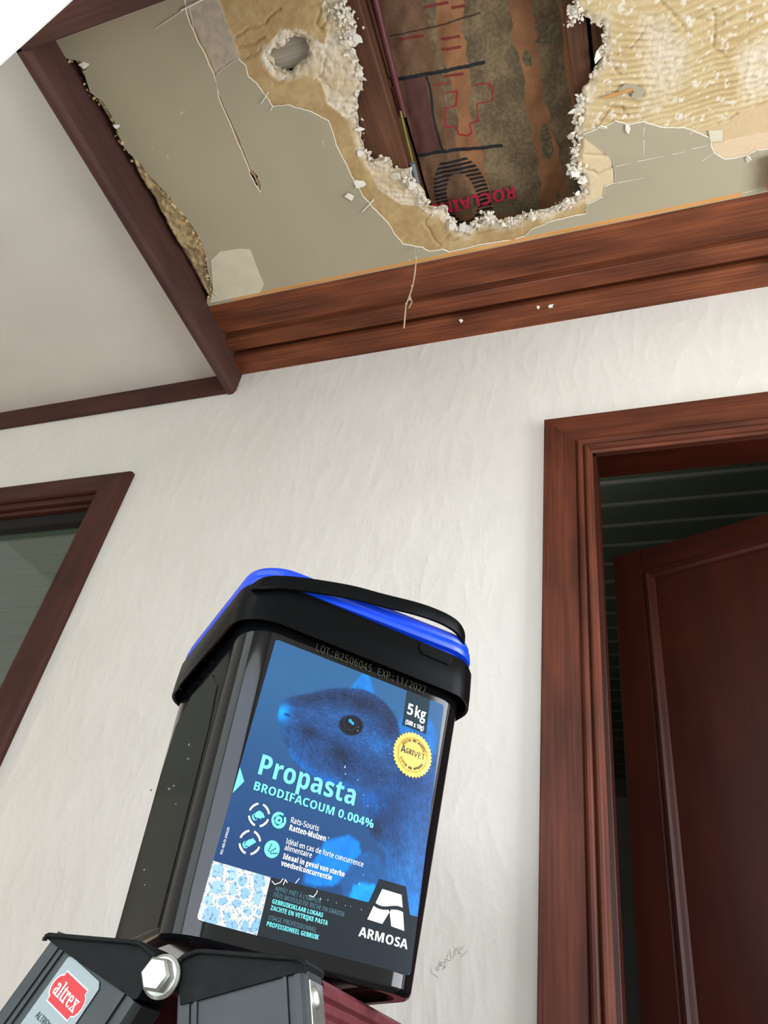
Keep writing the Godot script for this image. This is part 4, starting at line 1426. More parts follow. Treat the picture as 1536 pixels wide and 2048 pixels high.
func build_bucket():
	var C := Vector3(-0.2437, 0.1845, -0.5491) + CAM
	var R_ := Vector3(0.68349786, -0.01329447, -0.72983144).normalized()
	var A := Vector3(-0.00711526, 0.99966529, -0.02487326).normalized()
	var Nb := R_.cross(A).normalized()
	A = Nb.cross(R_).normalized()
	var tau := 0.05
	var t = thing("bait_bucket", "square black plastic bucket with blue lid and rat bait label on the ladder top", "bucket")
	t.transform = Transform3D(Basis(R_, A, Nb), C - Nb * 0.104 - A * 0.118)
	var hs := func(y): return 0.104 + (y - 0.118) * 0.05
	# body
	var st := begin()
	var rings := []
	rings.append(ring(0.078, 0.078, 0.022, 0.006))
	rings.append(ring(0.086, 0.086, 0.026, 0.004))
	rings.append(ring(0.089, 0.089, 0.027, 0.0))
	rings.append(ring(0.0955, 0.0955, 0.029, 0.0))
	rings.append(ring(0.0975, 0.0975, 0.030, 0.0015))
	rings.append(ring(hs.call(0.004), hs.call(0.004), 0.030, 0.004))
	for k in 10:
		var y := 0.004 + 0.258 * (k + 1) / 10.0
		rings.append(ring(hs.call(y), hs.call(y), 0.030, y))
	loft(st, rings, [1, 2, 4], true, false)
	put("body", done(st), M.black, t)
	# skirt under the lid
	st = begin()
	rings = [ring(0.1105, 0.1105, 0.03, 0.258), ring(0.1165, 0.1165, 0.034, 0.256), ring(0.1168, 0.1168, 0.034, 0.2335), ring(0.1190, 0.1190, 0.036, 0.2325), ring(0.1194, 0.1194, 0.036, 0.245), ring(0.1194, 0.1194, 0.036, 0.266), ring(0.1180, 0.1180, 0.036, 0.2705), ring(0.113, 0.113, 0.034, 0.2715)]
	loft(st, rings, [0, 1, 2, 5, 6])
	put("skirt", done(st), M.black_matt, t)
	# gussets inside the skirt
	for f in 4:
		for i in 7:
			var along := -0.078 + 0.026 * i
			st = begin()
			slab(st, PackedVector2Array([Vector2(0.1075, 0.2575), Vector2(0.1168, 0.257), Vector2(0.1166, 0.236), Vector2(0.1125, 0.2365)]), Vector3(0, 0, 0), Vector3.RIGHT, Vector3.UP, Vector3.BACK, along - 0.0008, along + 0.0008)
			put("rib", done(st), M.black_matt, t, Transform3D(Basis(Vector3.UP, PI / 2 * f), Vector3.ZERO))
	# lid
	st = begin()
	rings = [ring(0.112, 0.112, 0.033, 0.257), ring(0.1125, 0.1125, 0.033, 0.2685), ring(0.1150, 0.1150, 0.034, 0.2687), ring(0.1174, 0.1174, 0.036, 0.2695), ring(0.1180, 0.1180, 0.036, 0.2725), ring(0.1176, 0.1176, 0.036, 0.2785), ring(0.1160, 0.1160, 0.035, 0.2795), ring(0.1164, 0.1164, 0.035, 0.284), ring(0.1152, 0.1152, 0.035, 0.2878), ring(0.1122, 0.1122, 0.034, 0.2890), ring(0.1095, 0.1095, 0.033, 0.2875), ring(0.1085, 0.1085, 0.033, 0.281)]
	loft(st, rings, [0, 1, 2, 5, 6], false, true)
	# the lid is not pressed down: it rises to the right
	var hinge := Vector3(-0.117, 0.27, 0)
	put("lid", done(st), M.lid, t, Transform3D(Basis.IDENTITY, hinge) * Transform3D(Basis(Vector3.BACK, 0.034), Vector3.ZERO) * Transform3D(Basis.IDENTITY, -hinge))
	# strap handle lying over the front edge of the lid
	var path := [[-0.1135, 0.1455, 0.001], [-0.111, 0.1475, 0.007], [-0.1, 0.151, 0.0145], [-0.085, 0.1545, 0.0195], [-0.06, 0.161, 0.0215], [-0.03, 0.1685, 0.022], [0.0, 0.1735, 0.022], [0.03, 0.179, 0.022], [0.05, 0.182, 0.021], [0.07, 0.183, 0.0195], [0.085, 0.182, 0.0155], [0.097, 0.179, 0.006], [0.103, 0.176, -0.01], [0.105, 0.1735, -0.04], [0.106, 0.172, -0.07]]
	var curve := Curve3D.new()
	for i in path.size():
		var p := Vector3(path[i][0], path[i][1] + 0.1165, path[i][2] + 0.104)
		var a: Array = path[max(i - 1, 0)]
		var b: Array = path[min(i + 1, path.size() - 1)]
		var tan := Vector3(b[0] - a[0], b[1] - a[1], b[2] - a[2]) / 6.0
		curve.add_point(p, -tan, tan)
	var len := curve.get_baked_length()
	var hr := []
	var n := 70
	for i in n + 1:
		var f := float(i) / n
		var p := curve.sample_baked(f * len, true)
		var q := curve.sample_baked(minf(f * len + 0.002, len), true)
		var q0 := curve.sample_baked(maxf(f * len - 0.002, 0), true)
		var d := (q - q0).normalized()
		var side := d.cross(Vector3.UP).normalized()
		var up := side.cross(d).normalized()
		var h := 0.0068 * clampf(0.4 + f * 14.0, 0.0, 1.0)
		var w := 0.0018
		var r := PackedVector3Array()
		for k in 16:
			var an := TAU * k / 16
			var cx := signf(cos(an)) * pow(absf(cos(an)), 0.5)
			var cy := signf(sin(an)) * pow(absf(sin(an)), 0.5)
			r.append(p + side * w * cx + up * h * cy)
		hr.append(r)
	st = begin()
	loft(st, hr, [], true, true)
	put("handle", done(st), M.black_matt, t)
	# tamper tab on the skirt
	st = begin()
	slab(st, PackedVector2Array([Vector2(0.046, 0.268), Vector2(0.049, 0.2685), Vector2(0.079, 0.2685), Vector2(0.082, 0.266), Vector2(0.0815, 0.2605), Vector2(0.078, 0.2575), Vector2(0.05, 0.2575), Vector2(0.0455, 0.262)]), Vector3.ZERO, Vector3.RIGHT, Vector3.UP, Vector3.BACK, 0.118, 0.1206)
	put("tamper_tab", done(st), M.black_matt, t)
	# raised panel on the left face
	st = begin()
	var pan := PackedVector2Array([Vector2(-0.07, 0.008), Vector2(0.066, 0.008), Vector2(0.068, 0.15), Vector2(0.06, 0.19), Vector2(0.03, 0.212), Vector2(-0.03, 0.214), Vector2(-0.066, 0.195), Vector2(-0.074, 0.15)])
	slab(st, pan, Vector3(-hs.call(0.0), 0, 0), Vector3.BACK, Vector3(-0.05, 1, 0).normalized(), Vector3.LEFT, -0.001, 0.0008)
	put("side_panel", done(st), M.black, t)

	# drops and dried runs on the left face
	var lp: Vector3 = t.transform * Vector3(-hs.call(0.12) - 0.0012, 0.12, 0)
	var ln: Vector3 = t.transform.basis * Vector3(-1, -0.05, 0).normalized()
	for k in [[379, 1490, 0.0012], [377, 1518, 0.0012], [338, 1578, 0.0012], [348, 1572, 0.001], [352, 1608, 0.0008], [289, 1740, 0.001], [302, 1580, 0.001], [290, 1770, 0.0009]]:
		st = begin()
		lump(st, t.transform.affine_inverse() * on_plane(k[0], k[1], lp, ln), Vector3.ONE * k[2], Color.WHITE, 0.15)
		put("droplet", done(st), M.glassy, t)

	# label: a node in the plane of the front face, centred on the label
	var lab := Node3D.new()
	lab.name = "label"
	t.add_child(lab)
	lab.transform = Transform3D(Basis(Vector3.RIGHT, Vector3(0, cos(tau), sin(tau)), Vector3(0, -sin(tau), cos(tau))), Vector3(0, 0.118, 0.104 + 0.0004))
	var mm := 0.001
	var face := begin()
	face.set_smooth_group(-1)
	var outline := PackedVector2Array()
	for cnr in [[80.3, 102.5, 0], [-80.3, 102.5, 1], [-80.3, -102.5, 2], [80.3, -102.5, 3]]:
		for i in 6:
			var an: float = PI / 2 * (i / 5.0 + cnr[2])
			outline.append(Vector2(cnr[0] + 2.7 * cos(an), cnr[1] + 2.7 * sin(an)))
	var idx := Geometry2D.triangulate_polygon(outline)
	for k in range(0, idx.size(), 3):
		var v := []
		for j in 3:
			v.append(outline[idx[k + j]])
		tri(face, Vector3(v[0].x, v[0].y, 0) * mm, Vector3(v[1].x, v[1].y, 0) * mm, Vector3(v[2].x, v[2].y, 0) * mm, Vector2((v[0].x + 83) / 166, (105.2 - v[0].y) / 210.4), Vector2((v[1].x + 83) / 166, (105.2 - v[1].y) / 210.4), Vector2((v[2].x + 83) / 166, (105.2 - v[2].y) / 210.4))
	var lm := mat(Color.WHITE, 0.16)
	lm.albedo_texture = paint_label()
	put("picture", done(face), lm, lab)
	var S := func(list) -> PackedVector2Array:
		var o := PackedVector2Array()
		for p in list:
			o.append(Vector2(p[0], p[1]) * mm)
		return o
	# dark fields of the print
	print_shape(lab, "dark_field", S.call([[-38.8, -68.2], [40, -66.3], [46, -48.6], [69.5, -48.3], [76, -66.5], [83, -66.3], [83, -102.5], [80.3, -105.2], [-38.8, -105.2]]), M.print_band, 0.0001, 0.0001)
	print_shape(lab, "weight_tab", S.call([[44.3, 105.2], [68.2, 105.2], [68.9, 73.6], [44.8, 73.6]]), M.print_tab, 0.0001, 0.0001)
	var z := 0.0003
	lettering(lab, "LOT:B2506045 EXP:11/2027", "mono", -0.047, 0.0625, 0.1085, 0.0068, M.print_lot, z)
	lettering(lab, "5", "bold", 0.0475, 0.0530, 0.0846, 0.0100, M.print_white, z)
	lettering(lab, "kg", "bold", 0.0552, 0.0660, 0.0846, 0.0098, M.print_white, z)
	lettering(lab, "(500 x 10g)", "bold", 0.0474, 0.0658, 0.0756, 0.0040, M.print_white, z)
	lettering(lab, "Propasta", "bold", -0.0682, 0.0140, -0.0032, 0.0152, M.print_aqua, z)
	lettering(lab, "BRODIFACOUM 0.004%", "bold", -0.0684, 0.0335, -0.0150, 0.0062, M.print_aqua, z)
	lettering(lab, "Rats-Souris", "sans", -0.0340, -0.0108, -0.0292, 0.0040, M.print_white, z)
	lettering(lab, "Ratten-Muizen", "bold", -0.0338, -0.0037, -0.0346, 0.0040, M.print_white, z)
	lettering(lab, "Idéal en cas de forte concurrence", "sans", -0.0340, 0.0306, -0.0440, 0.0036, M.print_white, z)
	lettering(lab, "alimentaire", "sans", -0.0340, -0.0120, -0.0484, 0.0036, M.print_white, z)
	lettering(lab, "Ideaal in geval van sterke", "bold", -0.0337, 0.0168, -0.0544, 0.0036, M.print_white, z)
	lettering(lab, "voedselconcurrentie", "bold", -0.0340, 0.0072, -0.0591, 0.0036, M.print_white, z)
	lettering(lab, "APPÂT PRÊT À L'EMPLOI", "sans", -0.0340, 0.0021, -0.0758, 0.0029, M.print_teal, z)
	lettering(lab, "PÂTE MOEULEUSE RICHE EN GRAISSE", "sans", -0.0340, 0.0224, -0.0798, 0.0029, M.print_teal, z)
	lettering(lab, "GEBRUIKSKLAAR LOKAAS", "bold", -0.0340, 0.0058, -0.0840, 0.0029, M.print_aqua, z)
	lettering(lab, "ZACHTE EN VETRIJKE PASTA", "bold", -0.0340, 0.0107, -0.0881, 0.0029, M.print_aqua, z)
	lettering(lab, "USAGE PROFESSIONNEL", "sans", -0.0340, 0.0032, -0.0942, 0.0029, M.print_teal, z)
	lettering(lab, "PROFESSIONEEL GEBRUIK", "bold", -0.0341, 0.0059, -0.0982, 0.0029, M.print_aqua, z)
	lettering(lab, "ARMOSA", "bold", 0.0362, 0.0774, -0.0893, 0.0062, M.print_white, z)
	lettering(lab, "RD-BE/0-26020", "sans", -0.0780, -0.0600, -0.0630, 0.0016, M.print_white, z, PI / 2)
	# arrow at the left edge, ringed animals, target and wheat signs
	print_shape(lab, "arrow", S.call([[-82.8, -3.0], [-76.8, -11.6], [-82.8, -21.8]]), M.print_aqua, z)
	for k in 2:
		var c := Vector2(-59.2 if k == 0 else -60.7, -30.8 if k == 0 else -50.4)
		for a in [20, 110, 200, 290]:
			print_shape(lab, "ring_segment", S.call(arc_list(c, 7.0, 8.4, a, a + 62)), M.print_white, z)
		print_shape(lab, "animal_sign", S.call(animal(c, k)), M.print_aqua, z)
		var tail := arc_poly((c + Vector2(-2.6, -2.2)) * mm, 1.9 * mm, 2.4 * mm, 110, 330, 12)
		print_shape(lab, "animal_sign", tail, M.print_aqua, z)
	var tc := Vector2(-43.4, -30.2) * mm
	print_shape(lab, "target_sign", arc_poly(tc, 0.0042, 0.0058, 60, 400, 30), M.print_aqua, z)
	print_shape(lab, "target_sign", arc_poly(tc, 0.0012, 0.0028, 0, 359.5, 24), M.print_aqua, z)
	var wc := Vector2(-43.3, -50.5)
	print_shape(lab, "wheat_sign", disc_poly(wc * mm, 0.0059), M.print_aqua, z)
	for k in 3:
		var dirs := [Vector2(0.25, 1), Vector2(0.75, 0.75), Vector2(1, 0.3)]
		var dv: Vector2 = dirs[k].normalized()
		var sv := Vector2(-dv.y, dv.x)
		var root := wc + Vector2(-2.9 + 0.5 * k, -3.6 + 0.0 * k)
		for i in 4:
			var q := root + dv * (1.6 + 1.45 * i)
			for s in [-1, 1]:
				print_shape(lab, "wheat_sign", S.call([[q.x, q.y], [q.x + sv.x * 0.62 * s + dv.x * 0.7, q.y + sv.y * 0.62 * s + dv.y * 0.7], [q.x + dv.x * 1.25, q.y + dv.y * 1.25]]), M.print_tab, z + 0.0002)
	# the A emblem above ARMOSA
	var wave_u := []
	var wave_l := []
	for i in 13:
		var f := i / 12.0
		wave_u.append([lerpf(45.8, 68.9, f), -64.3 - 1.9 * sin(f * PI * 1.0) * (1.0 - f) * 1.7 + 1.1 * f * sin(f * PI) * 2.0 + 2.0 * f - 1.0])
		wave_l.append([lerpf(44.6, 69.7, f), -66.4 - 1.9 * sin(f * PI) * (1.0 - f) * 1.7 + 1.1 * f * sin(f * PI) * 2.0 + 1.4 * f - 1.2])
	var up_poly := [[66.4, -54.9], [49.6, -54.8]]
	up_poly.append_array(wave_u)
	print_shape(lab, "emblem", S.call(up_poly), M.print_white, z)
	var l1 := [[41.2, -77.3]]
	for p in wave_l:
		if p[0] < 58.6:
			l1.append(p)
	l1.append([58.4, -68.6])
	l1.append([53.8, -77.6])
	print_shape(lab, "emblem", S.call(l1), M.print_white, z)
	var l2 := [[61.6, -77.4], [58.7, -69.0]]
	for p in wave_l:
		if p[0] > 58.6:
			l2.append(p)
	l2.append([72.8, -78.1])
	print_shape(lab, "emblem", S.call(l2), M.print_white, z)
	# white scratches and scuffs on the film
	for k in [[689, 1534, 3.2], [690, 1548, 2.0], [715, 1560, 1.6], [707, 1580, 1.2], [727, 1590, 1.4], [735, 1612, 1.6], [741, 1496, 0.9], [748, 1500, 0.9], [754, 1502, 0.8], [779, 1508, 1.2], [776, 1490, 0.9], [715, 1462, 1.6], [716, 1455, 1.0], [656, 1676, 2.2], [726, 1750, 1.2], [718, 1768, 1.8], [640, 1798, 2.2], [655, 1800, 1.4], [672, 1806, 1.2], [690, 1811, 1.2], [700, 1813, 1.0], [722, 1819, 1.4]]:
		var p: Vector3 = t.transform.affine_inverse() * on_plane(k[0], k[1], t.transform * lab.transform.origin, t.transform.basis * lab.transform.basis.z)
		var q: Vector3 = lab.transform.affine_inverse() * p
		var r: float = k[2] * 0.4
		print_shape(lab, "scuff", S.call([[q.x / mm - r * 0.35, q.y / mm - r], [q.x / mm + r * 0.4, q.y / mm - r * 0.3], [q.x / mm + r * 0.15, q.y / mm + r * 1.1]]), M.print_white, z + 0.0002)
	for k in [[[543, 1762], [549, 1769], [560, 1765], [566, 1757]], [[566, 1770], [570, 1759], [574, 1766]], [[618, 1791], [626, 1794], [632, 1787], [634, 1781]], [[590, 1767], [598, 1757]]]:
		var pl := PackedVector2Array()
		for e in k:
			var q: Vector3 = lab.transform.affine_inverse() * (t.transform.affine_inverse() * on_plane(e[0], e[1], t.transform * lab.transform.origin, t.transform.basis * lab.transform.basis.z))
			pl.append(Vector2(q.x, q.y))
		for i in pl.size() - 1:
			var nn := (pl[i + 1] - pl[i]).orthogonal().normalized() * 0.00025
			print_shape(lab, "scuff", [pl[i] - nn, pl[i + 1] - nn, pl[i + 1] + nn, pl[i] + nn], M.print_white, z + 0.0002)
	# gold seal with a toothed rim
	var seal := Node3D.new()
	seal.name = "gold_seal"
	t.add_child(seal)
	seal.transform = lab.transform * Transform3D(Basis.IDENTITY, Vector3(58.6, 51.8, 0.3) * mm)
	var teeth := PackedVector2Array()
	for i in 72:
		var r := 19.2 if i % 2 == 0 else 17.7
		teeth.append(Vector2(cos(TAU * i / 72), sin(TAU * i / 72)) * r * mm)
	print_shape(seal, "foil", teeth, M.gold, 0.0001, 0.0002)
	print_shape(seal, "foil_ring", arc_poly(Vector2.ZERO, 0.0139, 0.0146, 0, 359.6, 60), M.gold_dark, 0.0003, 0.00025)
	lettering(seal, "A", "bold", -0.0118, -0.0072, -0.0010, 0.0062, M.print_black, 0.0004)
	lettering(seal, "GRI", "bold", -0.0070, 0.0008, -0.0006, 0.0045, M.print_black, 0.0004)
	lettering(seal, "VET", "sans", 0.0010, 0.0118, -0.0010, 0.0048, M.print_black, 0.0004)
	curved(seal, "SELECTED AND APPROVED", 0.0108, 155.0, 25.0, 0.0022, false)
	curved(seal, "CLUSTER AND APPROVED", 0.0126, 205.0, 335.0, 0.0022, true)

func arc_list(c: Vector2, r0, r1, a0, a1) -> Array:
	var o := []
	for p in arc_poly(c, r0, r1, a0, a1, 8):
		o.append([p.x, p.y])
	return o

func animal(c: Vector2, k: int) -> Array:
	var pts := [[-3.2, -1.6], [-3.0, 0.6], [-1.4, 2.5], [0.6, 2.9], [2.2, 1.9], [2.9, 2.3], [3.1, 1.5], [4.6, -0.2], [4.4, -1.0], [3.0, -0.9], [2.2, -1.4], [2.6, -2.3], [1.6, -2.2], [1.0, -1.6], [0.2, -2.2], [-0.6, -2.6], [-1.2, -2.2], [-1.8, -2.4]]
	if k == 1:
		pts = [[-3.4, -2.6], [-2.9, -0.4], [-1.6, 1.4], [0.4, 2.3], [1.6, 3.4], [2.4, 2.6], [3.9, 1.9], [4.4, 1.0], [3.2, 0.5], [2.4, 0.3], [2.8, -1.0], [2.0, -0.9], [1.4, -0.8], [0.8, -2.2], [0.4, -3.0], [-0.8, -2.7], [-2.0, -3.0]]
	var o := []
	for p in pts:
		o.append([c.x + p[0], c.y + p[1]])
	return o

func curved(parent, s: String, r: float, a0: float, a1: float, cap: float, inner: bool):
	var st := SurfaceTool.new()
	st.begin(Mesh.PRIMITIVE_TRIANGLES)
	var H := text_mesh("H", "bold").get_aabb()
	var sc := cap / H.size.y
	for i in s.length():
		if s[i] == " ":
			continue
		var t := text_mesh(s[i], "bold")
		var b := t.get_aabb()
		var a := deg_to_rad(lerpf(a0, a1, (i + 0.5) / s.length()))
		var dirv := Vector2(cos(a), sin(a))
		var turn := a - PI / 2 if not inner else a + PI / 2
		var xf := Transform3D(Basis(Vector3.BACK, turn), Vector3(dirv.x, dirv.y, 0) * r + Vector3(0, 0, 0.0004)) * Transform3D(Basis.from_scale(Vector3(sc * 0.75, sc, 0.05)), Vector3(-(b.position.x + b.size.x / 2) * sc * 0.75, -H.position.y * sc, 0))
		st.append_from(t, 0, xf)
	put("ring_lettering", st.commit(), M.print_black, parent)

# the printed picture: a rat in blue over a blue ground, and a field of pale wrapped baits
func paint_label() -> ImageTexture:
	var s := 4
	var w := 166
	var h := 210
	var im := Image.create(w, h, false, Image.FORMAT_RGB8)
	var P := func(list) -> PackedVector2Array:
		var o := PackedVector2Array()
		for v in list:
			o.append(Vector2(v[0], v[1]))
		return o
	var head: PackedVector2Array = P.call([[-65.5, 49], [-64.5, 55], [-60, 61], [-54, 65], [-45, 70], [-34, 77], [-22, 83], [-10, 88], [2, 91], [14, 91], [25, 88], [34, 82], [41, 74], [46, 60], [48, 44], [46, 30], [38, 18], [26, 10], [10, 7], [-8, 7], [-22, 8], [-36, 12], [-47, 18], [-55, 27], [-61, 37], [-64.5, 43]])
	var body: PackedVector2Array = P.call([[14, 30], [40, 44], [84, 60], [84, -70], [38, -70], [44, -52], [50, -40], [46, -28], [36, -22], [28, -16], [24, -6], [18, 6]])
	var ear: PackedVector2Array = P.call([[-10, 86], [-5, 96], [-1, 104], [3, 107], [8, 103], [12, 95], [15, 89], [4, 84]])
	var ear2: PackedVector2Array = P.call([[40, 66], [42, 80], [50, 88], [62, 90], [74, 86], [80, 74], [80, 58], [72, 48], [58, 46], [46, 52]])
	var paw: PackedVector2Array = P.call([[-4, -34], [6, -29], [14, -25], [24, -27], [28, -36], [26, -50], [10, -62], [-6, -66], [-14, -66], [-14, -58], [-8, -46]])
	var arm: PackedVector2Array = P.call([[26, -36], [34, -31], [44, -33], [52, -42], [55, -54], [50, -68], [20, -68], [14, -58], [20, -46]])
	var foot: PackedVector2Array = P.call([[25, -58], [32, -54], [44, -53], [46, -66], [24, -67]])
	# soft patches of fur: centre, radii, turn, colour, strength
	var head_spots := [[4, 79, 36, 10, 0.1, rgb(22, 34, 62), 0.95], [-40, 68, 22, 6, 0.38, rgb(26, 40, 72), 0.85], [34, 70, 11, 16, 0.2, rgb(24, 36, 66), 0.8], [-36, 40, 12, 6, 0.1, rgb(20, 32, 60), 0.85], [-44, 28, 13, 9, -0.6, rgb(26, 74, 134), 0.6], [-40, 14, 24, 5, -0.3, rgb(16, 100, 188), 0.85], [-4, 8, 28, 5, 0.0, rgb(14, 96, 182), 0.8], [-4, 32, 15, 12, -0.3, rgb(18, 30, 58), 0.85], [-2, 57, 17, 13, -0.3, rgb(34, 84, 142), 0.75], [27, 50, 15, 8, 0.25, rgb(28, 94, 164), 0.75], [26, 26, 18, 12, 0.0, rgb(22, 50, 92), 0.7], [-22, 52, 10, 10, 0.3, rgb(30, 70, 124), 0.6], [-61, 48, 6, 8, 0.0, rgb(8, 146, 236), 1.0]]
	var body_spots := [[56, 30, 26, 12, -0.2, rgb(20, 48, 92), 0.85], [50, 2, 16, 18, 0.3, rgb(20, 46, 88), 0.85], [70, -2, 12, 26, 0.1, rgb(26, 74, 132), 0.7], [66, -34, 14, 26, 0.1, rgb(36, 112, 182), 0.8], [36, -14, 9, 9, 0.0, rgb(20, 34, 60), 0.95], [56, -18, 8, 20, 0.4, rgb(20, 52, 98), 0.7], [78, -60, 8, 14, 0.0, rgb(14, 126, 214), 0.8], [24, 6, 12, 6, -0.2, rgb(16, 84, 160), 0.7]]
	var masks := []
	for q in [ear2, body, paw, arm, foot, ear, head]:
		var mk := Image.create(w, h, false, Image.FORMAT_RGB8)
		for y in h:
			for x in w:
				if Geometry2D.is_point_in_polygon(Vector2(x - 82.5, 104.7 - y), q):
					mk.set_pixel(x, y, Color.WHITE)
		mk.resize(w / 2, h / 2, Image.INTERPOLATE_BILINEAR)
		mk.resize(w, h, Image.INTERPOLATE_CUBIC)
		masks.append(mk)
	var flat_cols := [rgb(24, 104, 178), rgb(23, 74, 134), rgb(10, 118, 208), rgb(26, 80, 138), rgb(8, 144, 236), rgb(22, 114, 192), rgb(29, 66, 116)]
	var na := noise(101, 0.09, 3)
	for y in h:
		for x in w:
			var u := x - 82.5
			var v := 104.7 - y
			var c: Color = rgb(40, 88, 132).lerp(rgb(21, 58, 104), clampf((70.0 - v) / 140.0, 0, 1))
			for k in 7:
				var a: float = masks[k].get_pixel(x, y).r
				if a < 0.02:
					continue
				var f: Color = flat_cols[k]
				var spots := []
				if k == 6:
					spots = head_spots
				elif k == 1:
					spots = body_spots
				for q in spots:
					var d := Vector2(u - q[0], v - q[1]).rotated(-q[4])
					var e := pow(d.x / q[2], 2.0) + pow(d.y / q[3], 2.0)
					if e < 4.0:
						f = f.lerp(q[5], q[6] * exp(-e * 1.1))
				if k == 0:
					f = f.lerp(rgb(26, 78, 140), clampf(1.0 - Vector2((u - 62) / 12.0, (v - 66) / 14.0).length(), 0, 1))
				var g := 1.0 + 0.12 * na.get_noise_2d(x, y)
				c = c.lerp(Color(f.r * g, f.g * g, f.b * g), a)
			im.set_pixel(x, y, c)
	im.resize(w * s, h * s, Image.INTERPOLATE_CUBIC)
	# fur: short strokes that follow the head and body
	var pr := RandomNumberGenerator.new()
	pr.seed = 7
	for i in 22000:
		var p := Vector2(pr.randf_range(-66, 84), pr.randf_range(-66, 92))
		var inh := Geometry2D.is_point_in_polygon(p, head)
		if not inh and not Geometry2D.is_point_in_polygon(p, body):
			continue
		var dir := Vector2(0.35, -1)
		if inh:
			dir = (p - Vector2(-70, 52)).normalized() + Vector2(0.2, 0)
		dir = dir.rotated(pr.randf_range(-0.4, 0.4)).normalized()
		var len := pr.randf_range(1.5, 4.0)
		var bright := pr.randf_range(-0.10, 0.13)
		for t in int(len * s):
			var q := p + dir * (float(t) / s)
			var ix := int((q.x + 83) * s)
			var iy := int((105.2 - q.y) * s)
			if ix < 0 or iy < 0 or ix >= w * s or iy >= h * s:
				continue
			var c := im.get_pixel(ix, iy)
			im.set_pixel(ix, iy, Color(clampf(c.r + bright * 0.35, 0, 1), clampf(c.g + bright * 0.7, 0, 1), clampf(c.b + bright, 0, 1)))
	# whiskers
	for k in 12:
		var a := lerpf(-1.9, -0.35, k / 11.0)
		var o := Vector2(-38 + pr.randf_range(-3, 4), 36 + pr.randf_range(-4, 3))
		var len := pr.randf_range(16, 30)
		for t in int(len * s):
			var f := float(t) / s
			var q := o + Vector2(cos(a), sin(a)) * f + Vector2(0, -0.006 * f * f)
			var ix := int((q.x + 83) * s)
			var iy := int((105.2 - q.y) * s)
			if ix >= 0 and iy >= 0 and ix < w * s and iy < h * s:
				im.set_pixel(ix, iy, im.get_pixel(ix, iy).lerp(rgb(16, 30, 60), 0.7))
	# eye
	for y in range(-60, 61):
		for x in range(-60, 61):
			var q := Vector2(x, y) / s
			var e := q.rotated(-0.35)
			var d := (Vector2(e.x / 10.6, e.y / 8.0)).length()
			var ix := int((-1.5 + 83 + q.x) * s)
			var iy := int((105.2 - 57.8 - q.y) * s)
			if d < 1.0:
				im.set_pixel(ix, iy, rgb(8, 12, 20))
				var g := (q - Vector2(-1.2, 1.8)).length()
				if g < 6.4 and g > 5.6:
					im.set_pixel(ix, iy, rgb(24, 40, 60))
				if (q - Vector2(-1.6, 3.2)).length() < 1.6 or (q - Vector2(0.8, 2.0)).length() < 1.5:
					im.set_pixel(ix, iy, rgb(40, 150, 214))
			elif d < 1.12:
				im.set_pixel(ix, iy, im.get_pixel(ix, iy).lerp(rgb(20, 40, 76), 0.6))
	# nostril
	for y in range(-8, 9):
		for x in range(-14, 15):
			if (Vector2(x / 12.0, y / 5.0)).length() < 1.0:
				im.set_pixel(int((-57 + 83) * s) + x, int((105.2 - 47.5) * s) + y, rgb(10, 60, 120))
	# the pale field of baits, lower left
	var stones := []
	for k in [[5, 5, 4.2, 4.0], [16, 4, 3.2, 4.4], [24, 7, 3.6, 3.0], [36, 4, 4.6, 4.6], [8, 15, 5.4, 4.2], [19, 13, 2.6, 4.4], [28, 14, 3.6, 3.4], [38, 14, 3.0, 5.2], [4, 24, 3.0, 3.2], [14, 22, 3.2, 2.2], [24, 21, 3.4, 2.4], [33, 24, 3.6, 2.0], [9, 32, 5.6, 5.4], [20, 30, 2.6, 3.0], [25, 35, 4.2, 3.4], [34, 33, 2.6, 3.6], [41, 31, 2.6, 5.0], [41, 23, 2.0, 2.0]]:
		stones.append([k[0], k[1], k[2], k[3], pr.randf_range(-0.4, 0.4), pr.randf()])
	var nf := noise(103, 0.16, 3)
	for y in range(int((105.2 + 68.2) * s), h * s):
		for x in range(0, int((83 - 38.8) * s)):
			var u := float(x) / s
			var v := float(y) / s - 173.4
			var f := nf.get_noise_2d(u * 2, v * 2)
			var g := nf.get_noise_2d(u * 2 + 90, v * 2)
			var c: Color = rgb(208, 211, 206).lerp(rgb(192, 186, 166), clampf(f * 1.6, 0, 1))
			for k in stones:
				var d := Vector2(u - k[0] + f * 1.2, v - k[1] + g * 1.2).rotated(k[4])
				var e := pow(absf(d.x / k[2]), 2.6) + pow(absf(d.y / k[3]), 2.6)
				if e < 1.0:
					c = rgb(136, 178, 206).lerp(rgb(168, 198, 214), k[5])
			if g < -0.34:
				c = c.lerp(rgb(80, 112, 160), 0.65)
			im.set_pixel(x, y, c)
	im.generate_mipmaps()
	return ImageTexture.create_from_image(im)

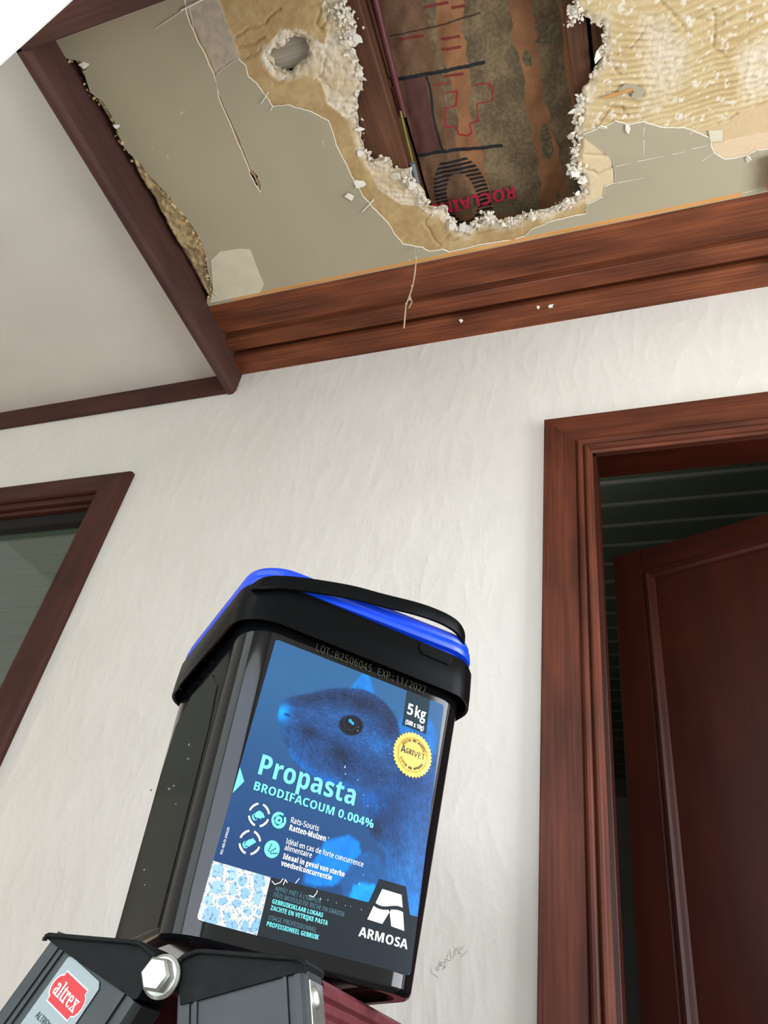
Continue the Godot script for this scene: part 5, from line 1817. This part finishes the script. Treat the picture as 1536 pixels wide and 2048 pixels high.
# ----------------------------------------------------------------- loose bits
func build_debris():
	var y := CEIL
	# root-like string hanging from the torn edge
	var top := on_y(829, 494, y)
	var hd := Vector2(top.x - CAM.x, top.z - CAM.z).length()
	var at := func(px, py) -> Vector3:
		var d := ray(px, py)
		var h := Vector2(d.x, d.z).length()
		return CAM + d * (hd / h)
	var st := begin()
	st.set_color(Color.WHITE)
	var pts := []
	var rad := []
	for k in [[829, 494], [832, 520], [830, 545], [826, 570], [819, 592], [812, 610], [810, 632], [808, 656]]:
		pts.append(at.call(k[0], k[1]))
		rad.append(0.0016 + rng.randf_range(-0.0004, 0.0008))
	tube(st, pts, rad, 7)
	for k in [[818, 520, 0.004], [831, 516, 0.004], [824, 572, 0.003], [820, 598, 0.0035], [813, 607, 0.0028], [808, 652, 0.002]]:
		lump(st, at.call(k[0], k[1]), Vector3.ONE * k[2])
	pts = [at.call(820, 592), at.call(824, 604), at.call(818, 616)]
	tube(st, pts, 0.0012, 6)
	tag(put("hanging_root", done(st), M.thread, self), "thin knotted pale root dangling from the torn ceiling over the crown", "root")
	# shards of torn skin and splinters
	var flakes := [[718, 368, 14, 6, "white paper flake curling off the tan plaster strip"], [903, 450, 8, 12, "small white triangular flake at the lower rim of the hole"], [1496, 318, 7, 6, "tiny white chip hanging under the rose plaster patch"], [1256, 258, 6, 9, "white chip at the torn edge below the ribbed plaster"], [700, 394, 9, 8, "pale scuffed flake on the olive ceiling skin"], [1205, 255, 10, 4, "thin white flake lying along the torn paint edge"], [1150, 348, 10, 8, "large white crumbling flake overhanging the hole"], [790, 352, 11, 8, "ragged white plaster flake standing into the hole"], [822, 372, 9, 8, "ragged white plaster flake beside the grey conduit"], [168, 130, 8, 5, "small curled flake on the torn strip by the beam"], [233, 252, 6, 5, "small pale flake halfway along the torn beam strip"]]
	for f in flakes:
		var c := on_y(f[0], f[1], y - 0.004)
		var px := on_y(f[0] + f[2], f[1], y - 0.004)
		var py := on_y(f[0], f[1] + f[3], y - 0.004)
		st = begin()
		flake(st, c, (px - c) + Vector3(0, rng.randf_range(-0.006, 0.004), 0), (py - c) + Vector3(0, rng.randf_range(-0.006, 0.004), 0))
		tag(put("plaster_flake", done(st), M.torn, self), f[4], "flake", "flakes of torn ceiling plaster")
	for f in [[1102, 612, 7, 4, "white plaster speck stuck on the lowest crown board"], [1076, 614, 4, 4, "smaller plaster speck beside another on the lowest crown board"], [922, 641, 4, 4, "lone plaster speck on the crown board near the hanging root"]]:
		var c := on_y(f[0], f[1], 2.606)
		st = begin()
		flake(st, c, on_y(f[0] + f[2], f[1], 2.606) - c, on_y(f[0], f[1] + f[3], 2.606) - c, 0.001)
		tag(put("plaster_speck", done(st), M.torn, self), f[4], "flake", "plaster specks on the crown")
	var sticks := [[[724, 424], [748, 399], "white splinter stuck across the tan plaster strip", 0.0013, 1], [[522, 208], [537, 184], "thin pale splinter at the tip of the tan plaster", 0.0009, 1], [[541, 221], [546, 211], "tiny pale splinter below the tan plaster tip", 0.0009, 1], [[1206, 196], [1266, 178], "yellow wood stick lodged in the ribbed plaster", 0.0035, 0], [[310, 58], [366, 20], "long pale fibre crossing the painted ceiling corner", 0.0006, 1], [[362, 20], [415, -6], "split lath fibre along the ceiling crack", 0.0016, 1]]
	for s in sticks:
		st = begin()
		var a := on_y(s[0][0], s[0][1], y - 0.003)
		var b := on_y(s[1][0], s[1][1], y - 0.0015)
		tube(st, [a, a.lerp(b, 0.5) + Vector3(0, -0.0012, 0), b], s[3], 6)
		tag(put("splinter", done(st), M.torn if s[4] == 1 else M.raw, self), s[2], "splinter", "splinters on the broken ceiling")
	# painted chip by the yellow stick
	st = begin()
	slab(st, flat([[1236, 182], [1250, 168], [1268, 170], [1293, 180], [1284, 192], [1272, 198], [1262, 194], [1268, 182]], y - 0.002), Vector3(0, y - 0.002, 0), Vector3.RIGHT, Vector3.BACK, Vector3.UP, 0, 0.0016)
	tag(put("paint_chip", done(st), M.paint, self), "olive painted chip left on the ribbed plaster beside the yellow stick", "chip")
	st = begin()
	slab(st, flat([[1417, 262], [1445, 260], [1445, 282], [1421, 284]], y - 0.001), Vector3(0, y - 0.001, 0), Vector3.RIGHT, Vector3.BACK, Vector3.UP, 0, 0.003)
	tag(put("paint_chip", done(st), M.filler, self), "square pale plaster chip between olive paint and ribbed plaster", "chip")
	# scuffs on the wall right of the bucket
	var w = thing("wall_scuff", "cluster of grey scratches on the cream wall right of the bucket", "scratches", on_plane(895, 1915, Vector3.ZERO, Vector3.BACK))
	for k in 24:
		var f := rng.randf()
		var c := on_plane(lerpf(862, 925, f) + rng.randfn(0, 3), lerpf(1945, 1898, f) + rng.randfn(0, 6), Vector3.ZERO, Vector3.BACK)
		var d := Vector3(rng.randf_range(-0.2, 1.0), rng.randf_range(-0.3, 1.0), 0).normalized() * rng.randf_range(0.002, 0.007)
		st = begin()
		tube(st, [c - d + Vector3(0, 0, 0.0001), c + d + Vector3(0, 0, 0.0001)], rng.randf_range(0.00012, 0.0003), 4)
		put("scratch", done(st), M.scuff, w, Transform3D(Basis.IDENTITY, -w.position))
